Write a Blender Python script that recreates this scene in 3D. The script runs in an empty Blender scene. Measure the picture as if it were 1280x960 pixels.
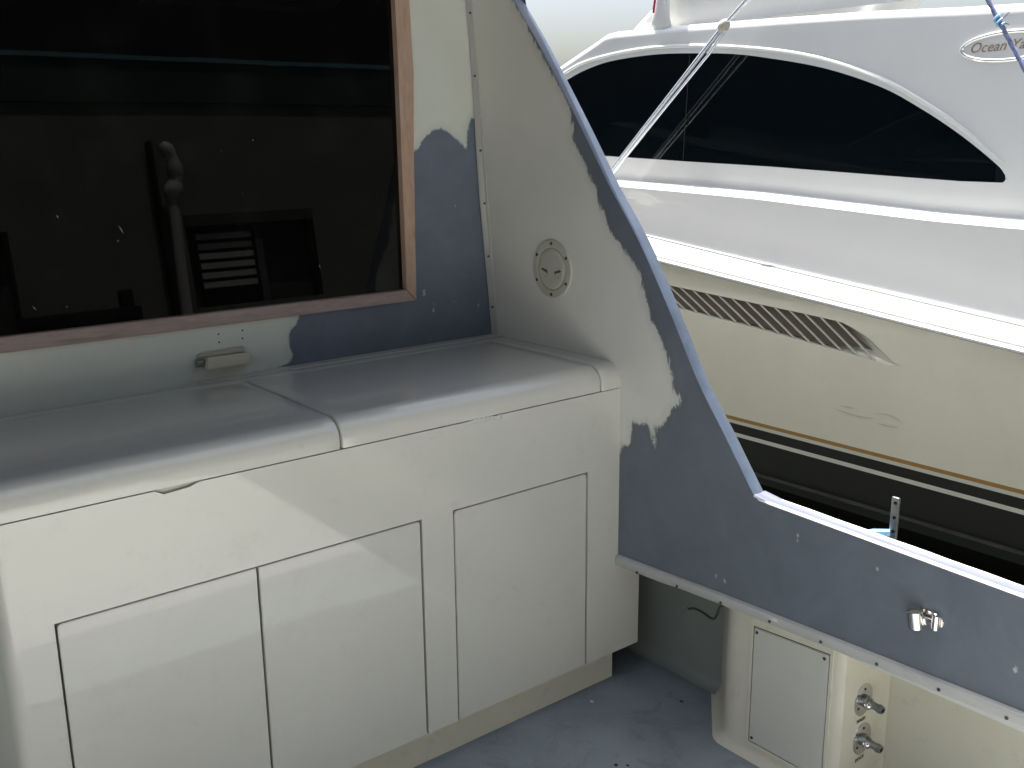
import bpy, bmesh, math, random
from mathutils import Vector, Matrix
random.seed(4)
SC = bpy.context.scene
COL = SC.collection
R = math.radians

# ------------------------------------------------------------------ camera
cam = bpy.data.cameras.new("camera")
cam.sensor_width = 36.0
cam.lens = 36.0 * 1265.0 / 1280.0
cam.clip_start = 0.05
cam.clip_end = 3000
camo = bpy.data.objects.new("camera", cam)
COL.objects.link(camo)
right = Vector((0.77849898, -0.62756447, -0.01010817))
fwd = Vector((0.60788232, 0.75789712, -0.23679325))
up = right.cross(fwd).normalized()
camo.matrix_world = Matrix(((right.x, up.x, -fwd.x, 0), (right.y, up.y, -fwd.y, 0), (right.z, up.z, -fwd.z, 1.75), (0, 0, 0, 1)))
SC.camera = camo

# ------------------------------------------------------------------ sky, sun, exposure
SUN_EL, SUN_AZ = R(72), R(7)            # azimuth from +Y (forward) towards +X (starboard)
sdir = Vector((math.cos(SUN_EL) * math.sin(SUN_AZ), math.cos(SUN_EL) * math.cos(SUN_AZ), math.sin(SUN_EL)))
w = bpy.data.worlds.new("World")
SC.world = w
w.use_nodes = True
wn = w.node_tree
bg = wn.nodes['Background']
sky = wn.nodes.new('ShaderNodeTexSky')
sky.sky_type = 'NISHITA'
sky.sun_disc = False
sky.sun_elevation = SUN_EL
sky.sun_rotation = SUN_AZ
sky.dust_density = 5.5
sky.ozone_density = 4.0
sky.air_density = 1.2
bg.inputs['Strength'].default_value = 0.06
hs = wn.nodes.new('ShaderNodeHueSaturation')      # hazy marina sky: paler than the clear-air model
hs.inputs['Saturation'].default_value = 0.7
wn.links.new(sky.outputs[0], hs.inputs['Color'])
wn.links.new(hs.outputs[0], bg.inputs['Color'])
sl = bpy.data.lights.new("sun", 'SUN')
sl.energy = 3.0
sl.angle = R(0.5)
sl.color = (1.0, 0.98, 0.94)
so = bpy.data.objects.new("sun", sl)
COL.objects.link(so)
so.rotation_euler = sdir.to_track_quat('Z', 'Y').to_euler()
SC.view_settings.view_transform = 'Standard'
SC.view_settings.look = 'None'
SC.view_settings.exposure = 2.18
SC.view_settings.gamma = 1.0

# ------------------------------------------------------------------ materials
def nodes(name):
    m = bpy.data.materials.new(name)
    m.use_nodes = True
    nt = m.node_tree
    return m, nt, nt.nodes['Principled BSDF']

def tex(nt, scale, detail=4, rough=0.55, vec=None, dist=0.0, kind='ShaderNodeTexNoise'):
    n = nt.nodes.new(kind)
    n.inputs['Scale'].default_value = scale
    if kind == 'ShaderNodeTexNoise':
        n.inputs['Detail'].default_value = detail
        n.inputs['Roughness'].default_value = rough
        n.inputs['Distortion'].default_value = dist
    nt.links.new(vec, n.inputs['Vector'])
    return n

def objco(nt, scale=(1, 1, 1)):
    # world-sized coordinates of the object
    t = nt.nodes.new('ShaderNodeNewGeometry')
    mp = nt.nodes.new('ShaderNodeMapping')
    mp.inputs['Scale'].default_value = scale
    nt.links.new(t.outputs['Position'], mp.inputs['Vector'])
    return mp.outputs['Vector']

def ramp(nt, src, p0, c0, p1, c1):
    r = nt.nodes.new('ShaderNodeValToRGB')
    r.color_ramp.elements[0].position = p0
    r.color_ramp.elements[0].color = c0
    r.color_ramp.elements[1].position = p1
    r.color_ramp.elements[1].color = c1
    nt.links.new(src, r.inputs['Fac'])
    return r.outputs['Color']

def mixc(nt, fac, a, b):
    m = nt.nodes.new('ShaderNodeMix')
    m.data_type = 'RGBA'
    for s, v in ((m.inputs[0], fac), (m.inputs[6], a), (m.inputs[7], b)):
        if isinstance(v, bpy.types.NodeSocket):
            nt.links.new(v, s)
        elif isinstance(v, (int, float)):
            s.default_value = v
        else:
            s.default_value = (*v, 1) if len(v) == 3 else v
    return m.outputs[2]

def mth(nt, op, a, b=None, c=None, clamp=False):
    m = nt.nodes.new('ShaderNodeMath')
    m.operation = op
    m.use_clamp = clamp
    for i, v in enumerate((a, b, c)):
        if v is None:
            continue
        if isinstance(v, bpy.types.NodeSocket):
            nt.links.new(v, m.inputs[i])
        else:
            m.inputs[i].default_value = v
    return m.outputs[0]

def bump(nt, bsdf, h, strength, dist):
    b = nt.nodes.new('ShaderNodeBump')
    b.inputs['Strength'].default_value = strength
    b.inputs['Distance'].default_value = dist
    nt.links.new(h, b.inputs['Height'])
    nt.links.new(b.outputs[0], bsdf.inputs['Normal'])

def gelcoat(name, col, rough=0.3, var=0.07, coat=0.35, wave=0.0015, dirt=0.0, spec=0.5, dcol=(0.25, 0.22, 0.17)):
    m, nt, b = nodes(name)
    v = objco(nt)
    n = tex(nt, 2.3, 5, 0.6, v)
    c0 = tuple(c * (1 - var) for c in col)
    c = ramp(nt, n.outputs[0], 0.35, (*c0, 1), 0.65, (*col, 1))
    if dirt > 0:
        n2 = tex(nt, 14, 8, 0.7, v, 0.6)
        f = ramp(nt, n2.outputs[0], 0.56, (0, 0, 0, 1), 0.8, (dirt, dirt, dirt, 1))
        c = mixc(nt, f, c, dcol)
        n4 = tex(nt, 260, 2, 0.5, v)
        f2 = ramp(nt, n4.outputs[0], 0.73, (0, 0, 0, 1), 0.78, (dirt, dirt, dirt, 1))
        c = mixc(nt, f2, c, (0.2, 0.17, 0.13))
    nt.links.new(c, b.inputs['Base Color'])
    b.inputs['Roughness'].default_value = rough
    b.inputs['Coat Weight'].default_value = coat
    b.inputs['Coat Roughness'].default_value = 0.035
    b.inputs['Specular IOR Level'].default_value = spec
    n3 = tex(nt, 3.0, 3, 0.5, v)
    bump(nt, b, n3.outputs[0], 0.5, wave)
    return m

def plain(name, col, rough=0.5, metal=0.0, coat=0.0, var=0.12, scale=12, bs=0.0005):
    m, nt, b = nodes(name)
    v = objco(nt)
    n = tex(nt, scale, 5, 0.6, v)
    c0 = tuple(c * (1 - var) for c in col)
    nt.links.new(ramp(nt, n.outputs[0], 0.3, (*c0, 1), 0.7, (*col, 1)), b.inputs['Base Color'])
    b.inputs['Roughness'].default_value = rough
    b.inputs['Metallic'].default_value = metal
    b.inputs['Coat Weight'].default_value = coat
    if bs:
        n2 = tex(nt, scale * 10, 3, 0.6, v)
        bump(nt, b, n2.outputs[0], 0.4, bs)
    return m

def glass(name, col=(0.003, 0.004, 0.004), wave=0.0, rough=0.015, speck=False):
    m, nt, b = nodes(name)
    v = objco(nt)
    n = tex(nt, 1.3, 2, 0.5, v)
    c = ramp(nt, n.outputs[0], 0.3, (*col, 1), 0.7, (*[x * 1.3 for x in col], 1))
    if speck:
        n2 = tex(nt, 6, 5, 0.6, v)
        f = ramp(nt, n2.outputs[0], 0.5, (0, 0, 0, 1), 0.9, (0.02, 0.02, 0.02, 1))
        c = mixc(nt, f, c, (0.35, 0.36, 0.34))
    nt.links.new(c, b.inputs['Base Color'])
    b.inputs['Roughness'].default_value = rough
    b.inputs['IOR'].default_value = 1.47
    if wave:
        n3 = tex(nt, 1.2, 2, 0.5, v)
        bump(nt, b, n3.outputs[0], 0.6, wave)
    return m

def primed(name, white, primer, scale_v=(1, 1, 1), feather=0.006, amp=0.034, fringe=0.0):
    """white paint with areas of slate blue primer; the shape of the primer is the mesh attribute 'primer'
    (metres inside its outline), the attribute 'dab' marks dabs of pale filler"""
    m, nt, b = nodes(name)
    v = objco(nt)
    a = nt.nodes.new('ShaderNodeAttribute')
    a.attribute_name = 'primer'
    d = nt.nodes.new('ShaderNodeAttribute')
    d.attribute_name = 'dab'
    n = tex(nt, 24, 9, 0.78, objco(nt, scale_v), 0.7)
    off = mth(nt, 'MULTIPLY', mth(nt, 'SUBTRACT', n.outputs[0], 0.5), amp)
    dist = mth(nt, 'ADD', a.outputs['Fac'], off)
    f = mth(nt, 'DIVIDE', mth(nt, 'ADD', dist, feather / 2), feather, clamp=True)
    n1 = tex(nt, 2.6, 5, 0.6, v)
    wc = ramp(nt, n1.outputs[0], 0.3, (*[x * 0.9 for x in white], 1), 0.7, (*white, 1))
    n2 = tex(nt, 5.5, 7, 0.65, v, 0.5)
    pc = ramp(nt, n2.outputs[0], 0.32, (*[x * 0.84 for x in primer], 1), 0.68, (*[x * 1.1 for x in primer], 1))
    n5 = tex(nt, 75, 3, 0.6, v)
    pc = mixc(nt, ramp(nt, n5.outputs[0], 0.70, (0, 0, 0, 1), 0.78, (0.35, 0.35, 0.35, 1)), pc, (0.36, 0.38, 0.38))
    # a thin sanded halo where primer feathers into the paint
    halo = mth(nt, 'DIVIDE', mth(nt, 'ADD', dist, 0.03), 0.03, clamp=True)
    halo = mth(nt, 'MULTIPLY', halo, 0.16)
    wc = mixc(nt, halo, wc, primer)
    fr_ = mth(nt, 'SUBTRACT', 1.0, mth(nt, 'DIVIDE', mth(nt, 'ABSOLUTE', mth(nt, 'SUBTRACT', dist, 0.008)), 0.016), clamp=True)
    pc = mixc(nt, mth(nt, 'MULTIPLY', fr_, fringe), pc, (0.13, 0.125, 0.12))
    c = mixc(nt, f, wc, pc)
    n3 = tex(nt, 160, 3, 0.6, v)
    df = mth(nt, 'ADD', d.outputs['Fac'], mth(nt, 'MULTIPLY', mth(nt, 'SUBTRACT', n3.outputs[0], 0.5), 0.01))
    df = mth(nt, 'DIVIDE', df, 0.003, clamp=True)
    c = mixc(nt, mth(nt, 'MULTIPLY', df, 0.6), c, (0.6, 0.58, 0.55))
    nt.links.new(c, b.inputs['Base Color'])
    rr = mth(nt, 'ADD', mth(nt, 'MULTIPLY', f, 0.16), 0.36)
    nt.links.new(rr, b.inputs['Roughness'])
    n4 = tex(nt, 9, 4, 0.6, v)
    bump(nt, b, n4.outputs[0], 0.4, 0.0015)
    return m

M = {}
M['white'] = gelcoat('cabinet_gelcoat', (0.575, 0.565, 0.50), 0.36, 0.05, 0.85, 0.0012, 0.2)
M['white2'] = gelcoat('door_gelcoat', (0.565, 0.555, 0.495), 0.36, 0.05, 0.85, 0.001, 0.16)
M['liner_shade'] = gelcoat('shaded_liner_gelcoat', (0.25, 0.27, 0.25), 0.35, 0.08, 0.2, 0.001, 0.35)  # side wall gelcoat darkened, shade below the coaming is in the colour
M['locker'] = gelcoat('locker_gelcoat', (0.64, 0.61, 0.50), 0.33, 0.07, 0.25, 0.001, 0.3)
M['hatch'] = gelcoat('hatch_paint', (0.54, 0.53, 0.475), 0.45, 0.05, 0.0, 0.001, 0.1)
M['trim'] = gelcoat('trim_white', (0.44, 0.44, 0.415), 0.4, 0.12, 0.1, 0.0008, 0.35)
M['bulk'] = primed('bulkhead_paint', (0.69, 0.72, 0.655), (0.14, 0.168, 0.222), (1, 1, 0.8))
M['wing'] = primed('wing_paint', (0.69, 0.68, 0.62), (0.13, 0.152, 0.18), (1, 1.5, 0.6), 0.008, 0.07, 0.5)
M['edge'] = plain('sanded_edge_primer', (0.115, 0.145, 0.20), 0.33, var=0.35, scale=11, coat=0.45, bs=0.002)
M['cap'] = plain('cap_primer', (0.15, 0.16, 0.20), 0.4, var=0.15, scale=9, coat=0.2)
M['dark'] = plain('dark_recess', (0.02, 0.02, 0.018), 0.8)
M['ventdark'] = plain('vent_brown_black', (0.14, 0.11, 0.075), 0.7)
M['scuff'] = plain('scuff_grey', (0.70, 0.65, 0.48), 0.6)
M['ndeck'] = plain('non_skid_deck', (0.30, 0.30, 0.285), 0.75, scale=40, bs=0.001)
M['bouncewhite'] = plain('aft_bounce_white', (0.60, 0.60, 0.57), 0.6, scale=30)  # pale tone of the added bounce sheet
M['railgrey'] = plain('rail_highlight_grey', (0.03, 0.029, 0.024), 0.4, var=0.6, scale=7)  # patchy grey for the painted highlight along the chine
M['gap'] = plain('gap_shadow_grey', (0.1, 0.09, 0.07), 0.8)
M['steel'] = plain('polished_steel', (0.72, 0.7, 0.68), 0.16, 1.0, var=0.15, scale=30, bs=0.0002)
M['dullsteel'] = plain('dull_steel', (0.36, 0.38, 0.37), 0.38, 1.0, var=0.35, scale=40)
M['screw'] = plain('screw_dark', (0.06, 0.055, 0.05), 0.5, 0.4)
M['plate'] = plain('plate_plastic', (0.47, 0.455, 0.375), 0.4, var=0.06, coat=0.1)
M['rubber'] = plain('black_rubber', (0.015, 0.016, 0.016), 0.5)
M['strap'] = plain('blue_strap', (0.25, 0.5, 0.75), 0.5)
M['rope'] = plain('blue_rope', (0.2, 0.24, 0.42), 0.7, var=0.5, scale=90)
M['red'] = plain('red_line', (0.35, 0.02, 0.05), 0.5)
M['nwhite'] = gelcoat('neighbour_gelcoat', (0.70, 0.70, 0.675), 0.22, 0.03, 0.5, 0.004)
M['nband'] = gelcoat('neighbour_band', (0.74, 0.78, 0.75), 0.3, 0.03, 0.3, 0.001)
M['ncream'] = gelcoat('neighbour_hull_cream', (0.72, 0.69, 0.55), 0.25, 0.06, 0.5, 0.003, 0.1)
M['ngold'] = plain('gold_stripe', (0.42, 0.22, 0.05), 0.4, coat=0.3)
M['nblack'] = plain('black_boot_paint', (0.016, 0.014, 0.008), 0.45, coat=0.05, scale=3)
M['nglass'] = glass('neighbour_glass', (0.0022, 0.0038, 0.005), 0.002)
M['bglass'] = glass('bulkhead_glass', (0.0012, 0.0014, 0.0013), 0.0006, 0.012, True)
M['gold'] = plain('gilt_lettering', (0.38, 0.24, 0.13), 0.4, 0.2)
M['chrome'] = plain('chrome_ring', (0.95, 0.95, 0.95), 0.1, 0.6, bs=0)
M['alu'] = plain('anodised_tube', (0.85, 0.86, 0.9), 0.22, 0.85, var=0.1)
M['dockconc'] = plain('concrete', (0.42, 0.40, 0.37), 0.9, scale=3, bs=0.003)
M['shed'] = plain('shed_render', (0.055, 0.053, 0.045), 0.9, var=0.3, scale=2)
M['shedband'] = plain('shed_fascia', (0.010, 0.014, 0.014), 0.7)
M['shedtop'] = plain('shed_upper_black', (0.003, 0.003, 0.003), 0.8)
M['shededge'] = plain('shed_gutter', (0.035, 0.07, 0.08), 0.6)
M['louvre'] = plain('louvre_grey', (0.11, 0.107, 0.097), 0.7)
M['soffit'] = plain('overhang_soffit', (0.03, 0.03, 0.03), 0.8)

# raw wood of the window frame
def wood(name, c0, c1, vec):
    m, nt, b = nodes(name)
    v = objco(nt, vec)
    n = tex(nt, 10, 7, 0.65, v, 1.2)
    c = ramp(nt, n.outputs[0], 0.3, (*c0, 1), 0.7, (*c1, 1))
    n2 = tex(nt, 5, 3, 0.6, objco(nt))
    c = mixc(nt, ramp(nt, n2.outputs[0], 0.5, (0, 0, 0, 1), 0.72, (0.55, 0.55, 0.55, 1)), c, (0.42, 0.38, 0.35))
    nt.links.new(c, b.inputs['Base Color'])
    b.inputs['Roughness'].default_value = 0.62
    bump(nt, b, n.outputs[0], 0.4, 0.001)
    return m
M['woodh'] = wood('weathered_teak', (0.27, 0.20, 0.185), (0.42, 0.33, 0.31), (0.7, 6, 6))
M['woodv'] = wood('bare_teak', (0.38, 0.25, 0.18), (0.52, 0.37, 0.28), (6, 6, 0.6))

for k in ('shed', 'shedband', 'shedtop', 'shededge', 'soffit', 'dark'):
    M[k].node_tree.nodes['Principled BSDF'].inputs['Specular IOR Level'].default_value = 0.08
# painted floor
def floor_mat():
    m, nt, b = nodes('cockpit_floor_paint')
    v = objco(nt)
    n = tex(nt, 3.2, 8, 0.62, v, 0.5)
    c = ramp(nt, n.outputs[0], 0.3, (0.20, 0.235, 0.255, 1), 0.7, (0.29, 0.33, 0.345, 1))
    n2 = tex(nt, 7, 9, 0.72, v, 1.0)
    c = mixc(nt, ramp(nt, n2.outputs[0], 0.52, (0, 0, 0, 1), 0.70, (0.6, 0.6, 0.6, 1)), c, (0.12, 0.12, 0.11))
    n3 = tex(nt, 120, 2, 0.5, v)
    c = mixc(nt, ramp(nt, n3.outputs[0], 0.72, (0, 0, 0, 1), 0.76, (0.7, 0.7, 0.7, 1)), c, (0.55, 0.56, 0.56))
    n4 = tex(nt, 60, 2, 0.5, v)
    c = mixc(nt, ramp(nt, n4.outputs[0], 0.74, (0, 0, 0, 1), 0.78, (0.7, 0.7, 0.7, 1)), c, (0.03, 0.03, 0.03))
    nt.links.new(c, b.inputs['Base Color'])
    b.inputs['Roughness'].default_value = 0.5
    n5 = tex(nt, 260, 3, 0.6, v)
    bump(nt, b, n5.outputs[0], 0.7, 0.0018)
    return m
M['floor'] = floor_mat()

def water_mat():
    m, nt, b = nodes('harbour_water')
    v = objco(nt)
    n = tex(nt, 2.2, 6, 0.6, v, 0.3)
    nt.links.new(ramp(nt, n.outputs[0], 0.3, (0.006, 0.012, 0.010, 1), 0.7, (0.012, 0.020, 0.016, 1)), b.inputs['Base Color'])
    b.inputs['Roughness'].default_value = 0.06
    bump(nt, b, n.outputs[0], 0.5, 0.05)
    return m
M['water'] = water_mat()

def hull_mat():
    """cream hull side with one old smudged scuff"""
    m = gelcoat('neighbour_hull_paint', (0.85, 0.79, 0.60), 0.28, 0.07, 0.4, 0.004, 0.08)
    return m
M['hull'] = hull_mat()

# ------------------------------------------------------------------ mesh helpers
LOC = {}
def link(o):
    COL.objects.link(o)
    return o

def thing(name, label, cat, loc=(0, 0, 0), group=None, kind=None):
    o = bpy.data.objects.new(name, None)
    o.empty_display_size = 0.05
    o.location = loc
    link(o)
    LOC[o.name] = Vector(loc)
    if label: o['label'] = label
    if cat: o['category'] = cat
    if group: o['group'] = group
    if kind: o['kind'] = kind
    return o

def obj(name, bm, mat, parent=None, smooth=False, label=None, angle=35):
    """link the bmesh (world coordinates) as one mesh object, local to its thing"""
    base = LOC.get(parent.name, Vector((0, 0, 0))) if parent else Vector((0, 0, 0))
    if base.length > 0:
        bmesh.ops.translate(bm, verts=bm.verts, vec=-base)
    me = bpy.data.meshes.new(name)
    bmesh.ops.recalc_face_normals(bm, faces=bm.faces)
    if smooth:
        for f in bm.faces: f.smooth = True
        lim = R(angle)
        for e in bm.edges:
            if len(e.link_faces) == 2 and e.calc_face_angle(0) > lim:
                e.smooth = False
    bm.to_mesh(me)
    bm.free()
    for mt in (mat if isinstance(mat, (list, tuple)) else [mat]):
        me.materials.append(mt)
    o = bpy.data.objects.new(name, me)
    link(o)
    if parent:
        o.parent = parent
        LOC[o.name] = base
    if label: o['label'] = label
    return o

def struct(name, bm, mat, smooth=False):
    o = obj(name, bm, mat, None, smooth)
    o['kind'] = 'structure'
    return o

def box(bm, x0, x1, y0, y1, z0, z1, bev=0.0, seg=2):
    vs = [bm.verts.new((x, y, z)) for x in (x0, x1) for y in (y0, y1) for z in (z0, z1)]
    fs = [(0, 1, 3, 2), (4, 6, 7, 5), (0, 4, 5, 1), (2, 3, 7, 6), (0, 2, 6, 4), (1, 5, 7, 3)]
    faces = [bm.faces.new([vs[i] for i in f]) for f in fs]
    if bev:
        es = list({e for f in faces for e in f.edges})
        bmesh.ops.bevel(bm, geom=es, offset=bev, segments=seg, affect='EDGES', profile=0.5)

def prism(bm, poly, fn, d0, d1):
    """poly: 2D points; fn(a, b, d) -> world point; solid between depths d0 and d1"""
    A = [bm.verts.new(fn(a, b, d0)) for a, b in poly]
    B = [bm.verts.new(fn(a, b, d1)) for a, b in poly]
    n = len(poly)
    bm.faces.new(A); bm.faces.new(B[::-1])
    for i in range(n):
        j = (i + 1) % n
        bm.faces.new((A[i], B[i], B[j], A[j]))

def tube(bm, pts, r, n=12, cap=True, squash=None):
    """pts: list of points, r: radius or list"""
    pts = [Vector(p) for p in pts]
    rs = r if isinstance(r, (list, tuple)) else [r] * len(pts)
    rings = []
    ref = None
    for i, p in enumerate(pts):
        a = pts[max(0, i - 1)]; b = pts[min(len(pts) - 1, i + 1)]
        t = (b - a).normalized()
        if ref is None:
            ref = Vector((0, 0, 1)) if abs(t.z) < 0.9 else Vector((1, 0, 0))
        u = t.cross(ref).normalized(); v = u.cross(t).normalized()
        ref = v
        rings.append([bm.verts.new(p + (u * math.cos(k * 2 * math.pi / n) + v * math.sin(k * 2 * math.pi / n)) * rs[i]) for k in range(n)])
    for A, B in zip(rings, rings[1:]):
        for k in range(n):
            bm.faces.new((A[k], A[(k + 1) % n], B[(k + 1) % n], B[k]))
    if cap:
        bm.faces.new(rings[0][::-1]); bm.faces.new(rings[-1])

def grid(bm, P):
    V = [[bm.verts.new(p) for p in row] for row in P]
    for a, b in zip(V, V[1:]):
        for i in range(len(a) - 1):
            bm.faces.new((a[i], a[i + 1], b[i + 1], b[i]))
    return V

def lerp(tab, x):
    if x <= tab[0][0]:
        (a, b), (c, d) = tab[0], tab[1]
        return b + (x - a) * (d - b) / (c - a)
    if x >= tab[-1][0]:
        (a, b), (c, d) = tab[-2], tab[-1]
        return b + (x - a) * (d - b) / (c - a)
    for (a, b), (c, d) in zip(tab, tab[1:]):
        if a <= x <= c:
            return b + (x - a) * (d - b) / (c - a)

def spline(pts, sub=6):
    out = []
    n = len(pts)
    for i in range(n - 1):
        p0 = pts[max(0, i - 1)]; p1 = pts[i]; p2 = pts[i + 1]; p3 = pts[min(n - 1, i + 2)]
        for k in range(sub):
            t = k / sub
            out.append(tuple(0.5 * ((2 * b) + (-a + c) * t + (2 * a - 5 * b + 4 * c - d) * t * t + (-a + 3 * b - 3 * c + d) * t ** 3)
                             for a, b, c, d in zip(p0, p1, p2, p3)))
    out.append(tuple(pts[-1]))
    return out

def sdist(poly, x, y):
    """signed distance to a polygon, positive inside"""
    best = 1e9
    inside = False
    n = len(poly)
    j = n - 1
    for i in range(n):
        x0, y0 = poly[j]; x1, y1 = poly[i]
        dx, dy = x1 - x0, y1 - y0
        L2 = dx * dx + dy * dy
        t = max(0, min(1, ((x - x0) * dx + (y - y0) * dy) / L2)) if L2 else 0
        d = (x0 + t * dx - x) ** 2 + (y0 + t * dy - y) ** 2
        if d < best: best = d
        if (y0 > y) != (y1 > y) and x < (x1 - x0) * (y - y0) / (y1 - y0) + x0:
            inside = not inside
        j = i
    return math.sqrt(best) * (1 if inside else -1)

def paint(o, polys, dabs, conv):
    me = o.data
    base = LOC.get(o.name, Vector((0, 0, 0)))
    a = me.attributes.new('primer', 'FLOAT', 'POINT')
    d = me.attributes.new('dab', 'FLOAT', 'POINT')
    va, vd = [], []
    for v in me.vertices:
        p, q = conv(v.co + base)
        va.append(max(sdist(pl, p, q) for pl in polys))
        vd.append(max([r - math.hypot(p - x, (q - z) * (0.75 if r < 0.02 else 1)) for x, z, r in dabs] + [-1]))
    a.data.foreach_set('value', va)
    d.data.foreach_set('value', vd)

def screw_at(name, p, n, r, parent, mat='screw', lab=None):
    bm = bmesh.new()
    p = Vector(p); n = Vector(n)
    tube(bm, [p - n * 0.001, p + n * 0.001, p + n * 0.0022], [r, r, r * 0.55], 10)
    return obj(name, bm, M[mat], parent, True)

def text_mesh(name, s, size, mtx, mat, parent, shear=0.0, extrude=0.0008, align='CENTER'):
    cu = bpy.data.curves.new(name, 'FONT')
    cu.body = s; cu.size = size; cu.shear = shear; cu.extrude = extrude
    cu.align_x = align; cu.align_y = 'CENTER'
    cu.resolution_u = 3
    t = bpy.data.objects.new(name, cu)
    link(t)
    dg = bpy.context.evaluated_depsgraph_get()
    me = bpy.data.meshes.new_from_object(t.evaluated_get(dg))
    bpy.data.objects.remove(t)
    me.transform(mtx)
    base = LOC.get(parent.name, Vector((0, 0, 0)))
    me.transform(Matrix.Translation(-base))
    me.materials.clear(); me.materials.append(M[mat])
    o = bpy.data.objects.new(name, me)
    link(o); o.parent = parent
    LOC[o.name] = base
    return o

# ================================================================== SETTING: water, quay, floor
bm = bmesh.new()
N = 40
for s in range(1):
    vs = [bm.verts.new(v) for v in ((-900, -6.0, -0.35), (900, -6.0, -0.35), (900, 1500, -0.35), (-900, 1500, -0.35))]
    bm.faces.new(vs)
struct('water', bm, M['water'])
bm = bmesh.new()
box(bm, -60, 60, -60, -5.6, -3, 0.25, 0.03)
struct('quay', bm, M['dockconc'])

bm = bmesh.new()
FX = 2.36
P = []
for i in range(81):
    y = -2.2 + i * (2.9 + 2.2) / 80
    row = []
    for j in range(101):
        x = -FX - 0.01 + j * (2 * FX + 0.02) / 100
        row.append((x, y, 0.0))
    P.append(row)
grid(bm, P)
struct('cockpit_floor', bm, M['floor'])
bm = bmesh.new()
vs = [bm.verts.new(v) for v in ((-2.3, -2.195, 0.004), (2.3, -2.195, 0.004), (2.3, 0.6, 0.004), (-2.3, 0.6, 0.004))]
bm.faces.new(vs)
struct('aft_bounce_sheet', bm, M['bouncewhite'])  # unseen white sheet added over the aft floor to bounce sunlight forward
for (cx, cy, r_, mm, lb) in ((2.001, 2.104, 0.007, 'nwhite', 'white paint chip on the floor in front of the right cabinet door'), (2.22, 1.922, 0.006, 'screw', 'dark paint chip on the floor nearest the shaded side wall'), (1.557, 2.27, 0.005, 'screw', 'dark paint chip on the floor close to the kick board'), (1.822, 1.814, 0.006, 'screw', 'left of two dark paint chips together on the floor at the picture bottom'), (1.848, 1.792, 0.005, 'screw', 'right of two dark paint chips together on the floor at the picture bottom')):
    bm = bmesh.new()
    prism(bm, [(cx + r_ * math.cos(a) * random.uniform(0.5, 1.2), cy + r_ * 1.3 * math.sin(a) * random.uniform(0.6, 1.2)) for a in [k * 1.05 for k in range(6)]], lambda x, y, d: (x, y, d), 0.0006, 0.0022)
    o = obj('paint_chip', bm, M[mm])
    o['label'] = lb
    o['category'] = 'paint chip'
    o['group'] = 'paint chips on the cockpit floor'

# ================================================================== BULKHEAD
BY, BK, BZ = 2.745, 0.1, 1.085
def B(x, z, off=0.0):
    return (x, BY + BK * (z - BZ) - off, z)
bulk = thing('cabin_bulkhead', 'cabin end wall, part white paint and part blue primer, behind the white cockpit cabinet', 'wall', (0.4, 2.745, 0))
WL, WZ0, WZ1 = -1.3, 1.255, 2.32
def wx(z): return 1.79 + (z - 1.25) * 0.055          # right side of the window opening
bm = bmesh.new()
zs = [0.0, 0.5, 1.0] + [1.04 + i * 0.008 for i in range(27)] + [WZ0 + 0.008 + i * 0.012 for i in range(89)]
zs += [WZ1 + i * 0.04 for i in range(5)]
zs = sorted(set(round(z, 4) for z in zs))
def bulk_x(z):
    a = wx(min(max(z, 1.25), 2.4))
    left = [-2.15, -1.8, WL + 0.003] + [WL + (a - WL) * k / 60 for k in range(1, 61)]
    rightx = [a + (2.125 - a) * k / 34 for k in range(1, 35)]
    return left, rightx
V = []
for z in zs:
    l, r_ = bulk_x(z)
    V.append([bm.verts.new(B(x, z)) for x in l + r_])
nl = 63
for zi in range(len(zs) - 1):
    for i in range(len(V[0]) - 1):
        inwin = 2 <= i < nl - 1 and zs[zi] >= WZ0 and zs[zi + 1] <= WZ1 + 0.02
        if not inwin:
            bm.faces.new((V[zi][i], V[zi][i + 1], V[zi + 1][i + 1], V[zi + 1][i]))
wall = obj('wall_panel', bm, M['bulk'], bulk, True)
primA = [(1.40, 1.262), (1.388, 1.222), (1.386, 1.21), (1.367, 1.203), (1.353, 1.195), (1.352, 1.164), (1.352, 1.128), (1.361, 1.107),
         (1.351, 1.094), (1.285, 1.086), (1.27, 1.0), (2.3, 1.0), (2.3, 1.80), (2.096, 1.812), (2.08, 1.782), (2.066, 1.712), (2.04, 1.741), (2.003, 1.764),
         (1.972, 1.78), (1.933, 1.775), (1.893, 1.75), (1.871, 1.715), (1.848, 1.707), (1.838, 1.70), (1.79, 1.66), (1.74, 1.262)]
dabs = [(1.848, 1.255, .010), (1.885, 1.215, .006), (1.88, 1.194, .007), (1.963, 1.214, .006), (2.066, 1.19, .006), (2.002, 1.53, .005), (2.044, 1.382, .004), (1.95, 1.47, .002)]
paint(wall, [primA], dabs, lambda c: (c.x, c.z))

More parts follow.
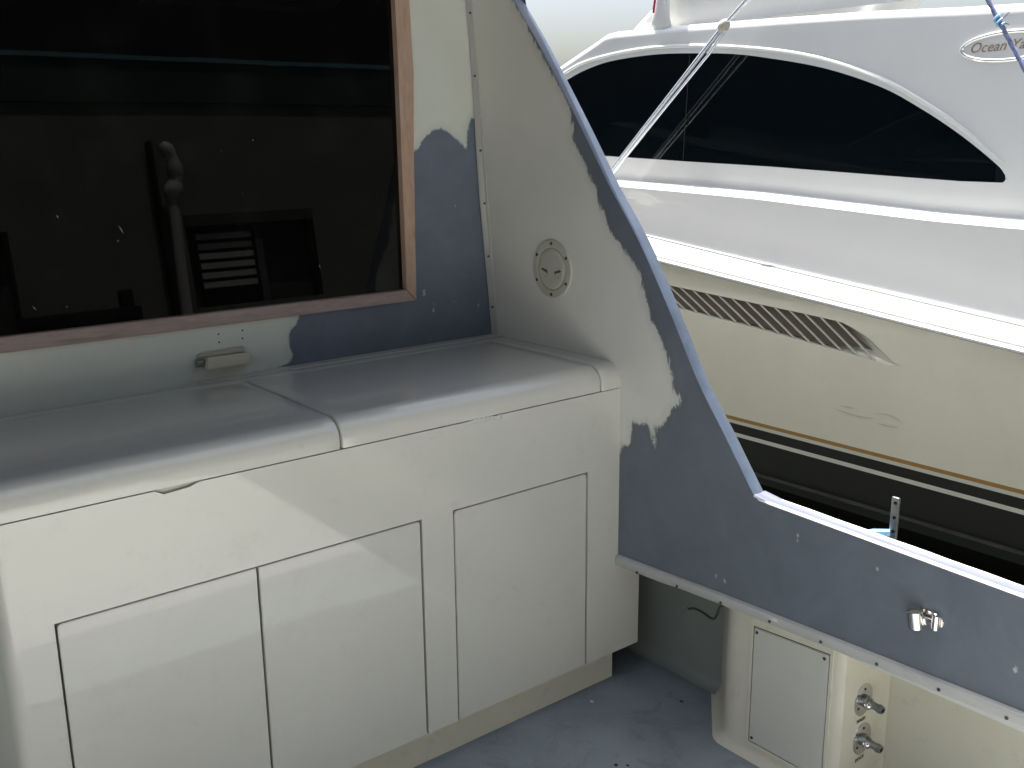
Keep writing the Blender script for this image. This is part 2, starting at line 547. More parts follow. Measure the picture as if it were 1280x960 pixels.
# window: pane and frame boards
bm = bmesh.new()
prism(bm, [(WL - 0.02, WZ0 - 0.03), (wx(WZ0) + 0.02, WZ0 - 0.03), (wx(WZ1 + 0.1) + 0.02, WZ1 + 0.06), (WL - 0.02, WZ1 + 0.06)], B, -0.012, -0.02)
obj('window_pane', bm, M['bglass'], bulk)
def fr(x, z, off): return B(x, z, off)
bm = bmesh.new()       # bottom rail, mitred to the stile
poly = [(WL - 0.05, 1.232), (1.808, 1.236), (1.774, 1.273), (WL, 1.277)]
prism(bm, poly, fr, -0.02, 0.012)
bmesh.ops.bevel(bm, geom=list(bm.edges), offset=0.0025, segments=2, affect='EDGES')
obj('window_frame', bm, M['woodh'], bulk, True, 'grey weathered bottom board of the window frame')
bm = bmesh.new()
poly = [(1.8095, 1.2365), (1.848, 1.715), (1.872, 1.95), (1.879, 2.18), (1.886, 2.38), (1.832, 2.38), (1.826, 2.17), (1.815, 1.95), (1.802, 1.73), (1.775, 1.2745)]
prism(bm, poly, fr, -0.02, 0.0125)
bmesh.ops.bevel(bm, geom=list(bm.edges), offset=0.0025, segments=2, affect='EDGES')
obj('window_frame', bm, M['woodv'], bulk, True, 'bare reddish wooden upright of the window frame')
bm = bmesh.new()
prism(bm, [(WL - 0.05, 1.2335), (WL - 0.001, 1.278), (WL - 0.001, 2.40), (WL - 0.05, 2.40)], fr, -0.02, 0.012)
obj('window_frame', bm, M['woodv'], bulk)
bm = bmesh.new()
prism(bm, [(WL, 2.34), (1.83, 2.34), (1.83, 2.40), (WL, 2.40)], fr, -0.02, 0.0105)
obj('window_frame', bm, M['woodh'], bulk)

# small scratches and paint flecks on the pane
for x, z, l, a in ((0.902, 1.52, 0.026, -65), (0.745, 1.562, 0.010, -60), (0.736, 1.330, 0.003, 0), (1.483, 1.372, 0.014, -80), (0.657, 1.335, 0.014, -55), (0.89, 1.49, 0.004, -40), (1.26, 1.60, 0.003, 10), (1.31, 1.75, 0.003, 0), (1.21, 1.72, 0.0025, 0)):
    bm = bmesh.new()
    ca, sa = math.cos(R(a)), math.sin(R(a))
    wd_ = 0.0009 if l > 0.005 else l * 0.45
    prism(bm, [(x - ca * l / 2 - sa * wd_ * 0.2, z - sa * l / 2), (x - sa * wd_, z + ca * wd_), (x + ca * l / 2, z + sa * l / 2), (x + sa * wd_, z - ca * wd_)], B, -0.012, -0.0117)
    obj('scratch', bm, M['plate'], bulk)

# corner strip where bulkhead meets the wing
bm = bmesh.new()
P = []
for z in [1.087 + k * 0.04 for k in range(36)]:
    x0 = 2.104 + 0.004 * math.sin(z * 7)
    P.append([B(x0 + 0.006, z, -0.001), B(x0 + 0.0015, z, 0.006), B(x0 + 0.003, z, 0.010), (2.1165, B(0, z, 0.020)[1], z), (2.1175, B(0, z, 0.026)[1], z), (2.1215, B(0, z, 0.028)[1], z)])
grid(bm, P)
cs = obj('corner_strip', bm, M['trim'], bulk, True)
for z in (1.182, 1.355, 1.533, 1.708, 1.95, 2.15):
    screw_at('screw', (2.1125, B(0, z, 0.017)[1], z), Vector((-0.6, -0.8, 0)), 0.0042, cs)

# screw holes left by a removed fitting
for x, z in ((1.133, 1.209), (1.206, 1.211), (1.132, 1.186), (1.203, 1.188)):
    bm = bmesh.new()
    tube(bm, [B(x, z, -0.001), B(x, z, 0.0006)], 0.0027, 8)
    obj('screw_hole', bm, M['dark'], bulk)

# latch block on the bulkhead above the counter
t = thing('latch_block', 'small white latch block under the window, above the seam between the cabinet lids', 'latch', (1.14, 2.74, 1.1))
bm = bmesh.new()
prism(bm, [(1.072, 1.116), (1.212, 1.117), (1.210, 1.150), (1.080, 1.152)], B, -0.001, 0.028)
bmesh.ops.bevel(bm, geom=list(bm.edges), offset=0.004, segments=2, affect='EDGES')
obj('block', bm, M['locker'], t, True)
bm = bmesh.new()
prism(bm, [(1.056, 1.152), (1.204, 1.152), (1.201, 1.168), (1.064, 1.163)], B, -0.001, 0.014)
bmesh.ops.bevel(bm, geom=list(bm.edges), offset=0.004, segments=2, affect='EDGES')
obj('backing_strip', bm, M['plate'], t, True)
bm = bmesh.new()
tube(bm, [Vector(B(1.052, 1.138, 0.014)), Vector(B(1.071, 1.138, 0.014))], 0.012, 14)
obj('pivot', bm, M['dullsteel'], t, True)

# ================================================================== WING PANEL + COAMING (starboard)
WINGX, WT = 2.12, 0.045
edge_ctl = [(1.715, 0.952), (1.815, 1.083), (1.918, 1.252), (2.048, 1.448), (2.175, 1.605),
            (2.287, 1.757), (2.396, 1.900), (2.507, 2.041), (2.623, 2.178), (2.66, 2.26), (2.69, 2.45), (2.70, 2.52), (2.95, 2.56)]
edge_s = [(-2.3, 0.60), (0.85, 0.772), (1.55, 0.796), (1.592, 0.799), (1.604, 0.804), (1.612, 0.813)] + spline(edge_ctl, 6)
def ztop(y): return lerp(edge_s, y)
trim_t = [(-2.3, 0.56), (0.853, 0.509), (1.315, 0.497), (1.691, 0.486), (2.122, 0.468), (2.95, 0.43)]
def ztrim(y): return lerp(trim_t, y) if y > 0.853 else 0.509 + (0.853 - y) * 0.02
wing = thing('side_wing', 'tall sloping side panel and coaming in beige paint and patchy grey-blue primer', 'side panel', (2.12, 1.6, 0.45))
bm = bmesh.new()
ys = [-2.2 + k * 0.3 for k in range(10)] + [0.8 + k * 0.0165 for k in range(125)]
ys = sorted(set([y for y in ys if y < 2.82] + [1.59, 1.606, 1.615, 1.625, 2.82]))
P = []
NZ = 110
for y in ys:
    z0, z1 = ztrim(y) - 0.01, ztop(y)
    P.append([(WINGX, y, z0 + (z1 - z0) * k / NZ) for k in range(NZ + 1)])
# the front edge of the wing follows the raked bulkhead
P[-1] = [(x, BY + BK * (z - BZ) + 0.01 if z < 2.39 else 2.87, z) for x, y, z in P[-1]]
grid(bm, P)
panel = obj('panel', bm, M['wing'], wing, True)
low = [(2.102, 0.832), (2.072, 0.847), (2.066, 0.906), (2.050, 0.915), (2.033, 0.912), (2.010, 0.918), (1.994, 0.905), (1.984, 0.88), (1.976, 0.858), (1.970, 0.88),
       (1.962, 0.916), (1.943, 0.93), (1.914, 0.975), (1.869, 1.015), (1.892, 1.03), (1.904, 1.06), (1.911, 1.082), (1.938, 1.148), (1.994, 1.233), (2.025, 1.3), (2.046, 1.368), (2.079, 1.399),
       (2.129, 1.442), (2.17, 1.475), (2.194, 1.52), (2.222, 1.566), (2.237, 1.601), (2.286, 1.67), (2.315, 1.705), (2.345, 1.748), (2.325, 1.775), (2.362, 1.850),
       (2.41, 1.915), (2.45, 1.955), (2.525, 2.055), (2.612, 2.158), (2.85, 2.50)]
wp = [(2.40, 0.30), (2.155, 0.80), (2.118, 0.80)] + low + [(2.9, 2.7), (2.5, 2.3), (1.4, 1.2), (1.4, 0.9), (-3, 0.9), (-3, 0.30)]
wdabs = [(1.46, 0.735, .006), (1.46, 0.72, .005), (0.88, 0.60, .008), (1.23, 0.72, .006), (1.72, 0.53, .008), (1.69, 0.525, .006), (1.80, 0.84, .005), (1.95, 0.78, .004)]
paint(panel, [wp], wdabs, lambda c: (c.y, c.z))

# edge of the wing (thickness) and coaming cap
bm = bmesh.new()
P = []
e = [p for p in edge_s if p[0] >= 1.60 and p[0] < 2.95]
for y, z in e:
    t_ = Vector((0, 1, 1.3)).normalized()
    nrm = Vector((0, -t_.z, t_.y))
    c = Vector((0, y, z))
    row = []
    for dx, h in ((0.0002, -0.0035), (0.0015, -0.001), (0.005, 0.0006), (WT - 0.005, 0.0006), (WT - 0.0015, -0.001), (WT, -0.004), (WT, -0.05)):
        q = c + nrm * h
        row.append((WINGX + dx, q.y, q.z))
    P.append(row)
grid(bm, P)
obj('wing_edge', bm, M['edge'], wing, True, 'narrow sloping edge of the wing, glossy blue primer')
bm = bmesh.new()
P = []
for k in range(61):
    y = -2.2 + (1.605 + 2.2) * k / 60
    z = ztop(y)
    wv = 0.0012 * math.sin(y * 9)
    P.append([(WINGX + dx + (wv if dx > 0.03 else 0), y, z + h) for dx, h in ((-0.0025, -0.010), (-0.003, -0.002), (0.0, 0.0022), (0.006, 0.0035), (0.010, 0.002), (0.030, 0.001), (0.034, 0.003), (0.046, 0.003), (0.050, -0.002), (0.050, -0.06))])
grid(bm, P)
obj('coaming_cap', bm, M['cap'], wing, True, 'sunlit top edge of the coaming')
for dx in (-0.0028, 0.040):
    bm = bmesh.new()
    P = []
    for k in range(90):
        y = -2.2 + (1.59 + 2.2) * k / 89
        z = ztop(y)
        wdt = 0.0035 + 0.001 * math.sin(k * 1.7)
        P.append([(WINGX + dx + a_, y, z + h) for a_, h in ((-0.0006, -0.001 if dx < 0 else 0.0020), (0.0018, 0.0032 if dx < 0 else 0.0036), (0.003 + wdt, 0.0042 if dx < 0 else 0.0036), (0.0045 + wdt, 0.0018))])
    grid(bm, P)
    obj('worn_edge', bm, M['nwhite'], wing, True)
bm = bmesh.new()   # outer skin of the wing
P = []
for y in [-2.2 + k * 0.1 for k in range(52)]:
    z0 = 0.45
    z1 = ztop(y) - 0.02
    P.append([(WINGX + WT, y, z0 + (z1 - z0) * k / 6) for k in range(7)])
grid(bm, P)
obj('outer_skin', bm, M['edge'], wing)

# half round bead along the bottom of the coaming
bm = bmesh.new()
P = []
for k in range(61):
    y = -2.2 + (2.135 + 2.2) * k / 60
    zt_ = ztrim(y)
    hh = 0.037 if y > 1.9 else 0.033
    P.append([(WINGX - dx, y, zt_ - hh * s) for dx, s in ((-0.002, -0.02), (0.005, 0.0), (0.011, 0.12), (0.014, 0.35), (0.014, 0.65), (0.011, 0.9), (0.004, 1.0), (-0.03, 1.02))])
Vt = grid(bm, P)
bm.faces.new(Vt[-1])
bead = obj('trim_bead', bm, M['trim'], wing, True)
for y, z in [(2.02, 0.442), (1.856, 0.455), (1.691, 0.463), (1.523, 0.471), (1.362, 0.476), (1.202, 0.481), (1.041, 0.484), (0.882, 0.486)]:
    screw_at('screw', (WINGX - 0.0145, y, z), (-1, 0, 0), 0.0045, bead)

# own hull outside, shelf behind the coaming
hull = thing('moored_boat_hull', 'outer hull side of the nearer boat, hidden below its coaming', 'boat hull', (0, 0, -0.35))
for s in (1, -1):
    bm = bmesh.new()
    P = []
    for k in range(30):
        y = -2.4 + k * 0.5
        fl = 0.0 if y < 5 else -0.06 * (y - 5) ** 1.5
        P.append([(s * (x + fl), y, z) for x, z in ((2.12, 0.46), (2.16, 0.55), (2.40, 0.52), (2.46, 0.48), (2.47, 0.42), (2.45, 0.1), (2.40, -0.2), (2.3, -0.9))])
    grid(bm, P)
    obj('hull_side', bm, M['nwhite'], hull, True)

# ================================================================== COCKPIT LINER (inner side walls), transom
for s in (1, -1):
    bm = bmesh.new()
    P = []
    for y in (-2.2, -1, 0.5, 1.5, 2.2, 2.78):
        P.append([(s * x, y, z) for x, z in ((FX - 0.03, 0.001), (FX - 0.018, 0.006), (FX - 0.006, 0.018), (FX, 0.04), (FX, 0.3), (FX, 0.50), (FX - 0.02, 0.53), (2.13, 0.535))])
    grid(bm, P)
    struct('cockpit_side_wall', bm, M['locker'], True)
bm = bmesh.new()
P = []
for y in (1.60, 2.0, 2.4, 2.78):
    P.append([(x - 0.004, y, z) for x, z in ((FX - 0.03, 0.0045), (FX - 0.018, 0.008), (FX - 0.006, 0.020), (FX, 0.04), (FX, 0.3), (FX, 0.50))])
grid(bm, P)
struct('shaded_side_wall', bm, M['liner_shade'], True)  # forward part of the same wall, its shade painted as darker grey
# port wing and coaming
bm = bmesh.new()
prism(bm, [(-2.2, 0.5), (2.76, 0.45)] + [(y, z) for y, z in reversed(edge_s) if 0.8 < y < 2.95] + [(-2.2, 0.70)], lambda y, z, d: (d, y, z), -2.16, -2.12)
o = obj('port_side_wing', bm, M['edge'])
o['label'] = 'far side wing and coaming of the cockpit in blue primer, out of frame'; o['category'] = 'side panel'
bm = bmesh.new()
box(bm, -2.36, 2.36, -2.35, -2.2, 0, 0.78, 0.02)
o = obj('transom', bm, M['nwhite'], None, True)
o['label'] = 'white transom closing the cockpit behind the viewer'; o['category'] = 'transom'

# ================================================================== TACKLE CABINET
CY = 2.117
cab = thing('cockpit_cabinet', 'long white cabinet with two lids and three flush doors below the dark window', 'cabinet', (1.25, 2.4, 0))
CL, CR, ZT, ZB = 0.362, 2.128, 1.085, 0.131
LIDZ, BACK = 1.010, 2.65
def top_profile(y_back, z_low, yf=CY, zt=ZT, r=0.055, th=0.02):
    """outer line from the back of the top over the rounded front to z_low"""
    pts = [(y_back, zt), ((y_back + yf + r) / 2, zt + 0.002)]
    for k in range(0, 9):
        a = R(90 + k * 90 / 8)
        pts.append((yf + r + r * math.cos(a), zt - r + r * math.sin(a)))
    pts.append((yf, z_low))
    return pts
def extr_profile(bm, prof, x0, x1, th, nx=14, r=0.003):
    """shell along x with slightly eased ends"""
    xs = [x0, x0 + r * 0.4, x0 + r] + [x0 + r + (x1 - x0 - 2 * r) * k / nx for k in range(1, nx)] + [x1 - r, x1 - r * 0.4, x1]
    es = [r, r * 0.35, 0] + [0] * (nx - 1) + [0, r * 0.35, r]
    n = len(prof)
    nrms = []
    for i in range(n):
        a = Vector(prof[max(0, i - 1)]); b = Vector(prof[min(n - 1, i + 1)])
        t = (b - a).normalized()
        nrms.append(Vector((-t.y, t.x)) * -1)
    P = []
    for x, e in zip(xs, es):
        P.append([(x, p[0] + nr.x * -0 + nr.x * e * -1, p[1] + nr.y * e * -1) for p, nr in zip(prof, nrms)])
    V = grid(bm, P)
    # inner skirt all round
    ring = [V[i][0] for i in range(len(V))] + V[-1][1:] + [V[i][-1] for i in range(len(V) - 2, -1, -1)] + V[0][-2:0:-1]
    def inward(v):
        i = min(range(n), key=lambda k: (prof[k][0] - v.co.y) ** 2 + (prof[k][1] - v.co.z) ** 2)
        nr = nrms[i]
        return (v.co.x, v.co.y - nr.x * th, v.co.z - nr.y * th)
    R2 = [bm.verts.new(inward(v)) for v in ring]
    m = len(ring)
    for i in range(m):
        bm.faces.new((ring[i], ring[(i + 1) % m], R2[(i + 1) % m], R2[i]))

# which way is outward for the profile: profile runs back -> front, normal must point up / forward(-y)
lidp = top_profile(BACK, LIDZ + 0.0015)
def lid(x0, x1, label):
    bm = bmesh.new()
    extr_profile(bm, lidp, x0, x1, 0.02, 20, 0.004)
    return obj('lid', bm, M['white'], cab, True, label, 50)
SEAM = [1.158, 1.164]
lid(CL - 0.0, SEAM[0], 'left lid of the cabinet')
lid(SEAM[1], 2.038, 'right lid of the cabinet')
# end piece right of the lids (flush with them) and the right-hand stile
bm = bmesh.new()
extr_profile(bm, top_profile(BACK + 0.0015, LIDZ + 0.0005), 2.0425, CR, 0.02, 4, 0.003)
obj('end_cap', bm, M['white'], cab, True, None, 50)
# back strip of the counter
bm = bmesh.new()
box(bm, CL, 2.119, BACK + 0.003, 2.700, 1.03, ZT + 0.001, 0.0015)
obj('back_strip', bm, M['white'], cab, True)
bm = bmesh.new()
prism(bm, [(1.075, 2.7005), (2.118, 2.7005), (2.118, 2.7445), (1.052, 2.7445)], lambda x, y, z: (x, y, z), 1.04, ZT + 0.003)
bmesh.ops.bevel(bm, geom=list(bm.edges), offset=0.003, segments=2, affect='EDGES')
obj('back_fillet', bm, M['white'], cab, True, 'raised moulding closing the gap to the wall')

# front: face frame pieces around the doors, with a finger notch under the left lid
D = [(0.467, 0.9185, True, False), (0.9215, 1.383, False, True), (1.4925, 1.984, True, True)]
DT, DB = 0.7655, ZB
G = 0.0042
def fp(x, z, d): return (x, CY + d, z)
bm = bmesh.new()
top = [(CL + 0.028, LIDZ - 0.0015), (0.697, LIDZ - 0.0015), (0.717, LIDZ - 0.013), (0.775, LIDZ - 0.009), (0.799, LIDZ - 0.0015), (CR - 0.001, LIDZ - 0.0015)]
poly = top + [(CR - 0.001, DT + G), (CL + 0.028, DT + G)]
prism(bm, poly, fp, 0.0, 0.02)
obj('face_panel', bm, M['white'], cab)
def fbox(x0, x1, z0, z1, name='face_stile', mat='white'):
    bm = bmesh.new()
    box(bm, x0, x1, CY, CY + 0.02, z0, z1, 0)
    return obj(name, bm, M[mat], cab)
fbox(CL + 0.028, D[0][0] - G, ZB, DT + G)
fbox(D[1][1] + G, D[2][0] - G, ZB, DT + G)
# right stile, wider below the coaming
bm = bmesh.new()
prism(bm, [(D[2][1] + G, DT + G), (CR - 0.001, DT + G), (CR - 0.001, 0.455), (2.217, 0.45), (2.217, ZB), (D[2][1] + G, ZB)], fp, 0.0, 0.02)
obj('face_stile', bm, M['white'], cab)
bm = bmesh.new()
box(bm, 2.197, 2.217, CY + 0.0205, 2.70, ZB, 0.53, 0)
obj('end_panel', bm, M['white'], cab)
# rounded left corner and left end
bm = bmesh.new()
P = []
for z in (ZB, 0.4, 0.7, LIDZ - 0.0015):
    row = []
    for k in range(8):
        a = R(270 - k * 90 / 7)
        row.append((CL + 0.028 + 0.028 * math.cos(a), CY + 0.028 + 0.028 * math.sin(a), z))
    row.append((CL, 2.72, z))
    P.append(row)
grid(bm, P)
obj('end_panel', bm, M['white'], cab, True)
# dark inside
bm = bmesh.new()
box(bm, CL + 0.04, 2.10, CY + 0.022, 2.64, ZB + 0.012, 0.985, 0)
obj('carcass', bm, M['gap'], cab)
bm = bmesh.new()
box(bm, CL + 0.02, 1.048, 2.642, 2.738, 0.90, 1.03, 0)
obj('gap_shade', bm, M['dark'], cab)  # dark block added behind the counter, shade of the gap in its colour
bm = bmesh.new()
box(bm, CL + 0.03, 2.195, CY + 0.021, 2.72, ZB + 0.001, ZB + 0.011, 0)
obj('bottom_board', bm, M['white'], cab)
bm = bmesh.new()   # finger recess
prism(bm, [(0.69, LIDZ - 0.018), (0.805, LIDZ - 0.018), (0.805, LIDZ + 0.0), (0.69, LIDZ + 0.0)], fp, 0.008, 0.012)
obj('finger_recess', bm, M['plate'], cab)
# doors
def door(x0, x1, rl, rr, label):
    r = 0.010
    poly = [(x0 + G * 0.4, DB), (x1 - G * 0.4, DB)]
    if rr: poly += [(x1 - G * 0.4, DT - r)] + [(x1 - G * 0.4 - r + r * math.cos(R(a)), DT - r + r * math.sin(R(a))) for a in (22, 45, 68)] + [(x1 - r, DT)]
    else: poly += [(x1 - G * 0.4, DT)]
    if rl: poly += [(x0 + r, DT)] + [(x0 + G * 0.4 + r - r * math.cos(R(a)), DT - r + r * math.sin(R(a))) for a in (68, 45, 22)] + [(x0 + G * 0.4, DT - r)]
    else: poly += [(x0 + G * 0.4, DT)]
    bm = bmesh.new()
    prism(bm, poly, fp, 0.0008, 0.019)
    front = [e for e in bm.edges if all(abs(v.co.y - (CY + 0.0008)) < 1e-5 for v in e.verts)]
    bmesh.ops.bevel(bm, geom=front, offset=0.0016, segments=2, affect='EDGES')
    return obj('door', bm, M['white2'], cab, True, label)
door(*D[0], 'left cabinet door')
door(*D[1], 'middle cabinet door, beside the left one')
door(*D[2], 'separate right-hand cabinet door')
# kick board
bm = bmesh.new()
box(bm, CL + 0.05, 2.1605, 2.177, 2.195, 0.0, ZB - 0.001, 0)
obj('kick_board', bm, M['locker'], cab, False, 'recessed board between the doors and the floor')
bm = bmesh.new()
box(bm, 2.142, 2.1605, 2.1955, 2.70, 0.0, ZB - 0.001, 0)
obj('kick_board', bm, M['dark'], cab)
# lumps of filler under the right lid
for k in range(9):
    bm = bmesh.new()
    x = 1.545 + k * 0.0135
    bmesh.ops.create_uvsphere(bm, u_segments=8, v_segments=6, radius=0.008)
    bmesh.ops.scale(bm, vec=(1.35, 0.35, random.uniform(0.55, 1.0)), verts=bm.verts)
    bmesh.ops.translate(bm, vec=(x, CY + 0.0004, LIDZ - 0.002 - random.uniform(0, 0.005)), verts=bm.verts)
    obj('filler_lump', bm, M['white'], cab, True)

# ================================================================== INSPECTION PLATE
py, pz = 2.429, 1.341
pl = thing('inspection_plate', 'round cream plastic inspection plate with six screws on the side wing', 'deck plate', (2.12, py, pz))
def disc(bm, c, prof, n=40, sy=1.0):
    """lathe about the x axis pointing to -x: prof = (radius, proud)"""
    rings = []
    for r, h in prof:
        if r == 0:
            rings.append([bm.verts.new((c[0] - h, c[1], c[2]))])
        else:
            rings.append([bm.verts.new((c[0] - h, c[1] + r * math.cos(2 * math.pi * k / n) * sy, c[2] + r * math.sin(2 * math.pi * k / n))) for k in range(n)])
    for A, B_ in zip(rings, rings[1:]):
        for k in range(n):
            a, b = A[k % len(A)], A[(k + 1) % len(A)]
            c_, d = B_[(k + 1) % len(B_)], B_[k % len(B_)]
            vs = []
            for v in (a, b, c_, d):
                if v not in vs: vs.append(v)
            if len(vs) > 2: bm.faces.new(vs)
bm = bmesh.new()
disc(bm, (WINGX, py, pz), [(0.093, -0.002), (0.093, 0.004), (0.091, 0.006), (0.075, 0.007), (0.069, 0.006), (0.067, 0.001)])
obj('ring', bm, M['plate'], pl, True)
bm = bmesh.new()
disc(bm, (WINGX, py, pz), [(0.066, 0.001), (0.065, 0.0055), (0.062, 0.007), (0.05, 0.0075), (0, 0.0075)])
cover = obj('cover', bm, M['plate'], pl, True)
for s in (1, -1):      # raised rims round the two finger holes
    bm = bmesh.new()
    yc = py + s * 0.032
    arc = [(WINGX - 0.0078, yc + s * 0.020 * math.cos(R(a)) , pz - 0.010 + 0.017 * math.sin(R(a))) for a in range(-150, 151, 20)]
    tube(bm, arc, 0.0016, 6)
    obj('finger_rim', bm, M['plate'], cover, True)
    bm = bmesh.new()
    prism(bm, [(yc - 0.016, pz - 0.010 - s * 0.005), (yc - 0.013, pz - 0.001 - s * 0.003), (yc + 0.014, pz - 0.002 + s * 0.004), (yc + 0.016, pz - 0.010 + s * 0.005)], lambda y, z, d: (WINGX - d, y, z), 0.0070, 0.0084)
    obj('finger_hole', bm, M['gap'], cover)
for k in range(6):
    a = R(90 + 60 * k)
    screw_at('screw', (WINGX - 0.0072, py + 0.081 * math.cos(a), pz + 0.081 * math.sin(a)), (-1, 0, 0), 0.0052, pl)

# ================================================================== CHROME ROD CLIP on the coaming
rc = thing('rod_clip', 'polished steel rod clip with an open tube on the blue primed coaming', 'rod holder', (2.12, 1.1, 0.64))
bm = bmesh.new()
pts = []
for k in range(24):
    a = 2 * math.pi * k / 24
    pts.append((1.093 + 0.043 * math.copysign(abs(math.cos(a)) ** 0.8, math.cos(a)), 0.644 + 0.020 * math.sin(a)))
prism(bm, pts, lambda y, z, d: (WINGX - d, y, z), -0.001, 0.004)
bmesh.ops.bevel(bm, geom=[e for e in bm.edges if all(abs(v.co.x - (WINGX - 0.004)) < 1e-5 for v in e.verts)], offset=0.0015, segments=2, affect='EDGES')
obj('base_plate', bm, M['steel'], rc, True)
bm = bmesh.new()
def ring_tube(bm, base, axis, L, ro, ri, n=20):
    base = Vector(base); axis = Vector(axis).normalized()
    u = axis.cross(Vector((0, 1, 0))).normalized(); v = axis.cross(u)
    def rr(c, r): return [bm.verts.new(c + (u * math.cos(2 * math.pi * k / n) + v * math.sin(2 * math.pi * k / n)) * r) for k in range(n)]
    A = [rr(base, ro), rr(base + axis * L * 0.97, ro), rr(base + axis * L, ro - 0.001), rr(base + axis * L, ri), rr(base + axis * L * 0.1, ri)]
    for a, b in zip(A, A[1:]):
        for k in range(n): bm.faces.new((a[k], a[(k + 1) % n], b[(k + 1) % n], b[k]))
    bm.faces.new(A[0][::-1]); bm.faces.new(A[-1])
ring_tube(bm, (WINGX - 0.020, 1.108, 0.620), (-0.12, 0.12, 1), 0.043, 0.0185, 0.0155)
obj('tube', bm, M['steel'], rc, True)
bm = bmesh.new()
tube(bm, [(WINGX - 0.0225, 1.1105, 0.642), (WINGX - 0.0245, 1.1125, 0.657)], 0.0152, 18)
obj('tube_bore', bm, M['dark'], rc)
bm = bmesh.new()
tube(bm, [(WINGX - 0.012, 1.066, 0.628), (WINGX - 0.012, 1.066, 0.660)], [0.009, 0.009], 14)
bmesh.ops.create_uvsphere(bm, u_segments=12, v_segments=8, radius=0.009, matrix=Matrix.Translation((WINGX - 0.012, 1.066, 0.660)))
obj('hinge_knuckle', bm, M['steel'], rc, True)
bm = bmesh.new()
box(bm, WINGX - 0.018, WINGX - 0.005, 1.068, 1.100, 0.632, 0.652, 0.004)
obj('hinge_arm', bm, M['steel'], rc, True)

# ================================================================== LOCKER under the coaming, hatch, hose connections
lk = thing('side_locker', 'cream locker box with a screwed hatch under the coaming', 'locker', (2.25, 1.45, 0))
LX, LY0, LY1 = 2.15, 1.315, 1.62
lock_poly = [(FX + 0.005, 1.884), (2.172, 1.715), (2.160, 1.700), (2.152, 1.680), (LX, 1.655), (LX, 1.345), (2.153, 1.330), (2.163, 1.318), (2.180, LY0), (2.33, LY0), (2.348, 1.311), (FX + 0.005, 1.300)]
bm = bmesh.new()
P = []
for z, g in ((0.001, 0.022), (0.006, 0.012), (0.018, 0.004), (0.035, 0.0), (0.2, 0), (0.4, 0), (0.53, 0)):
    row = []
    for x, y in lock_poly:
        yy = y + (g if y > 1.5 else -g)
        row.append((x - g, yy, z))
    P.append(row)
grid(bm, P)
obj('locker_body', bm, M['locker'], lk, True)
def lp(y, z, d): return (LX - d, y, z)
bm = bmesh.new()   # raised frame round the hatch
o4 = [(1.612, 0.040), (1.612, 0.445), (1.348, 0.46), (1.348, 0.040)]
i4 = [(1.603, 0.052), (1.603, 0.4145), (1.3345 + 0.022, 0.4285), (1.3565, 0.052)]
for a in range(4):
    b = (a + 1) % 4
    prism(bm, [o4[a], o4[b], i4[b], i4[a]], lp, -0.001, 0.005)
obj('hatch_rim', bm, M['locker'], lk)
bm = bmesh.new()
prism(bm, i4, lp, 0.0002, 0.0008)
obj('hatch_gap', bm, M['gap'], lk)
bm = bmesh.new()
prism(bm, [(1.600, 0.055), (1.600, 0.4105), (1.3595, 0.425), (1.3595, 0.055)], lp, 0.001, 0.0062)
bmesh.ops.bevel(bm, geom=list(bm.edges), offset=0.0018, segments=2, affect='EDGES')
hc = obj('hatch_cover', bm, M['hatch'], lk, True)
for y, z in ((1.590, 0.398), (1.372, 0.410), (1.590, 0.068), (1.372, 0.07)):
    screw_at('screw', (LX - 0.0063, y, z), (-1, 0, 0), 0.0048, hc)

def hose(z, label, word):
    x = 2.250 if z > 0.2 else 2.258
    h = thing('hose_connection', label, 'hose fitting', (x, LY0, z), 'hose connections beside the locker hatch')
    bm = bmesh.new()
    n = 28
    ringz = []
    for r, d in ((0.042, 0.0), (0.0415, 0.0025), (0.036, 0.004), (0.020, 0.005)):
        ringz.append([bm.verts.new((x + r * 1.0 * math.cos(2 * math.pi * k / n), LY0 - d, z + r * 1.12 * math.sin(2 * math.pi * k / n))) for k in range(n)])
    for A, B_ in zip(ringz, ringz[1:]):
        for k in range(n): bm.faces.new((A[k], A[(k + 1) % n], B_[(k + 1) % n], B_[k]))
    bm.faces.new(ringz[-1])
    fl = obj('flange', bm, M['steel'], h, True)
    for a in (90, 210, 330):
        screw_at('screw', (x + 0.030 * math.cos(R(a)), LY0 - 0.0045, z + 0.033 * math.sin(R(a))), (0, -1, 0), 0.0038, fl)
    bm = bmesh.new()
    c = lambda d: (x, LY0 - d, z - d * 0.10)
    tube(bm, [c(0.004), c(0.012), c(0.014), c(0.022)], [0.017, 0.017, 0.0145, 0.0145], 18)
    obj('collar', bm, M['dullsteel'], h, True)
    bm = bmesh.new()
    bmesh.ops.create_uvsphere(bm, u_segments=14, v_segments=10, radius=0.0115, matrix=Matrix.Translation((x - 0.010, LY0 - 0.022, z - 0.004)))
    obj('release_ball', bm, M['steel'], h, True)
    bm = bmesh.new()
    tube(bm, [c(0.022), c(0.046), c(0.047), c(0.054), c(0.055), c(0.060)], [0.0105, 0.0105, 0.0125, 0.0125, 0.0105, 0.0105], 16)
    obj('nozzle', bm, M['dullsteel'], h, True)
    bm = bmesh.new()
    tube(bm, [c(0.0600), c(0.0606)], 0.0065, 12)
    obj('nozzle_bore', bm, M['dark'], h)
    mt = Matrix.Translation((x - 0.004, LY0 - 0.0012, z - 0.0595)) @ Matrix.Rotation(R(90), 4, 'X')
    text_mesh('lettering', word, 0.0145, mt, 'screw', h, 0, 0.0005)
    return h
hose(0.276, 'upper of two steel hose connections on the cream locker side', 'WASH')
hose(0.156, 'lower of two steel hose connections on the cream locker side', 'DOCK')

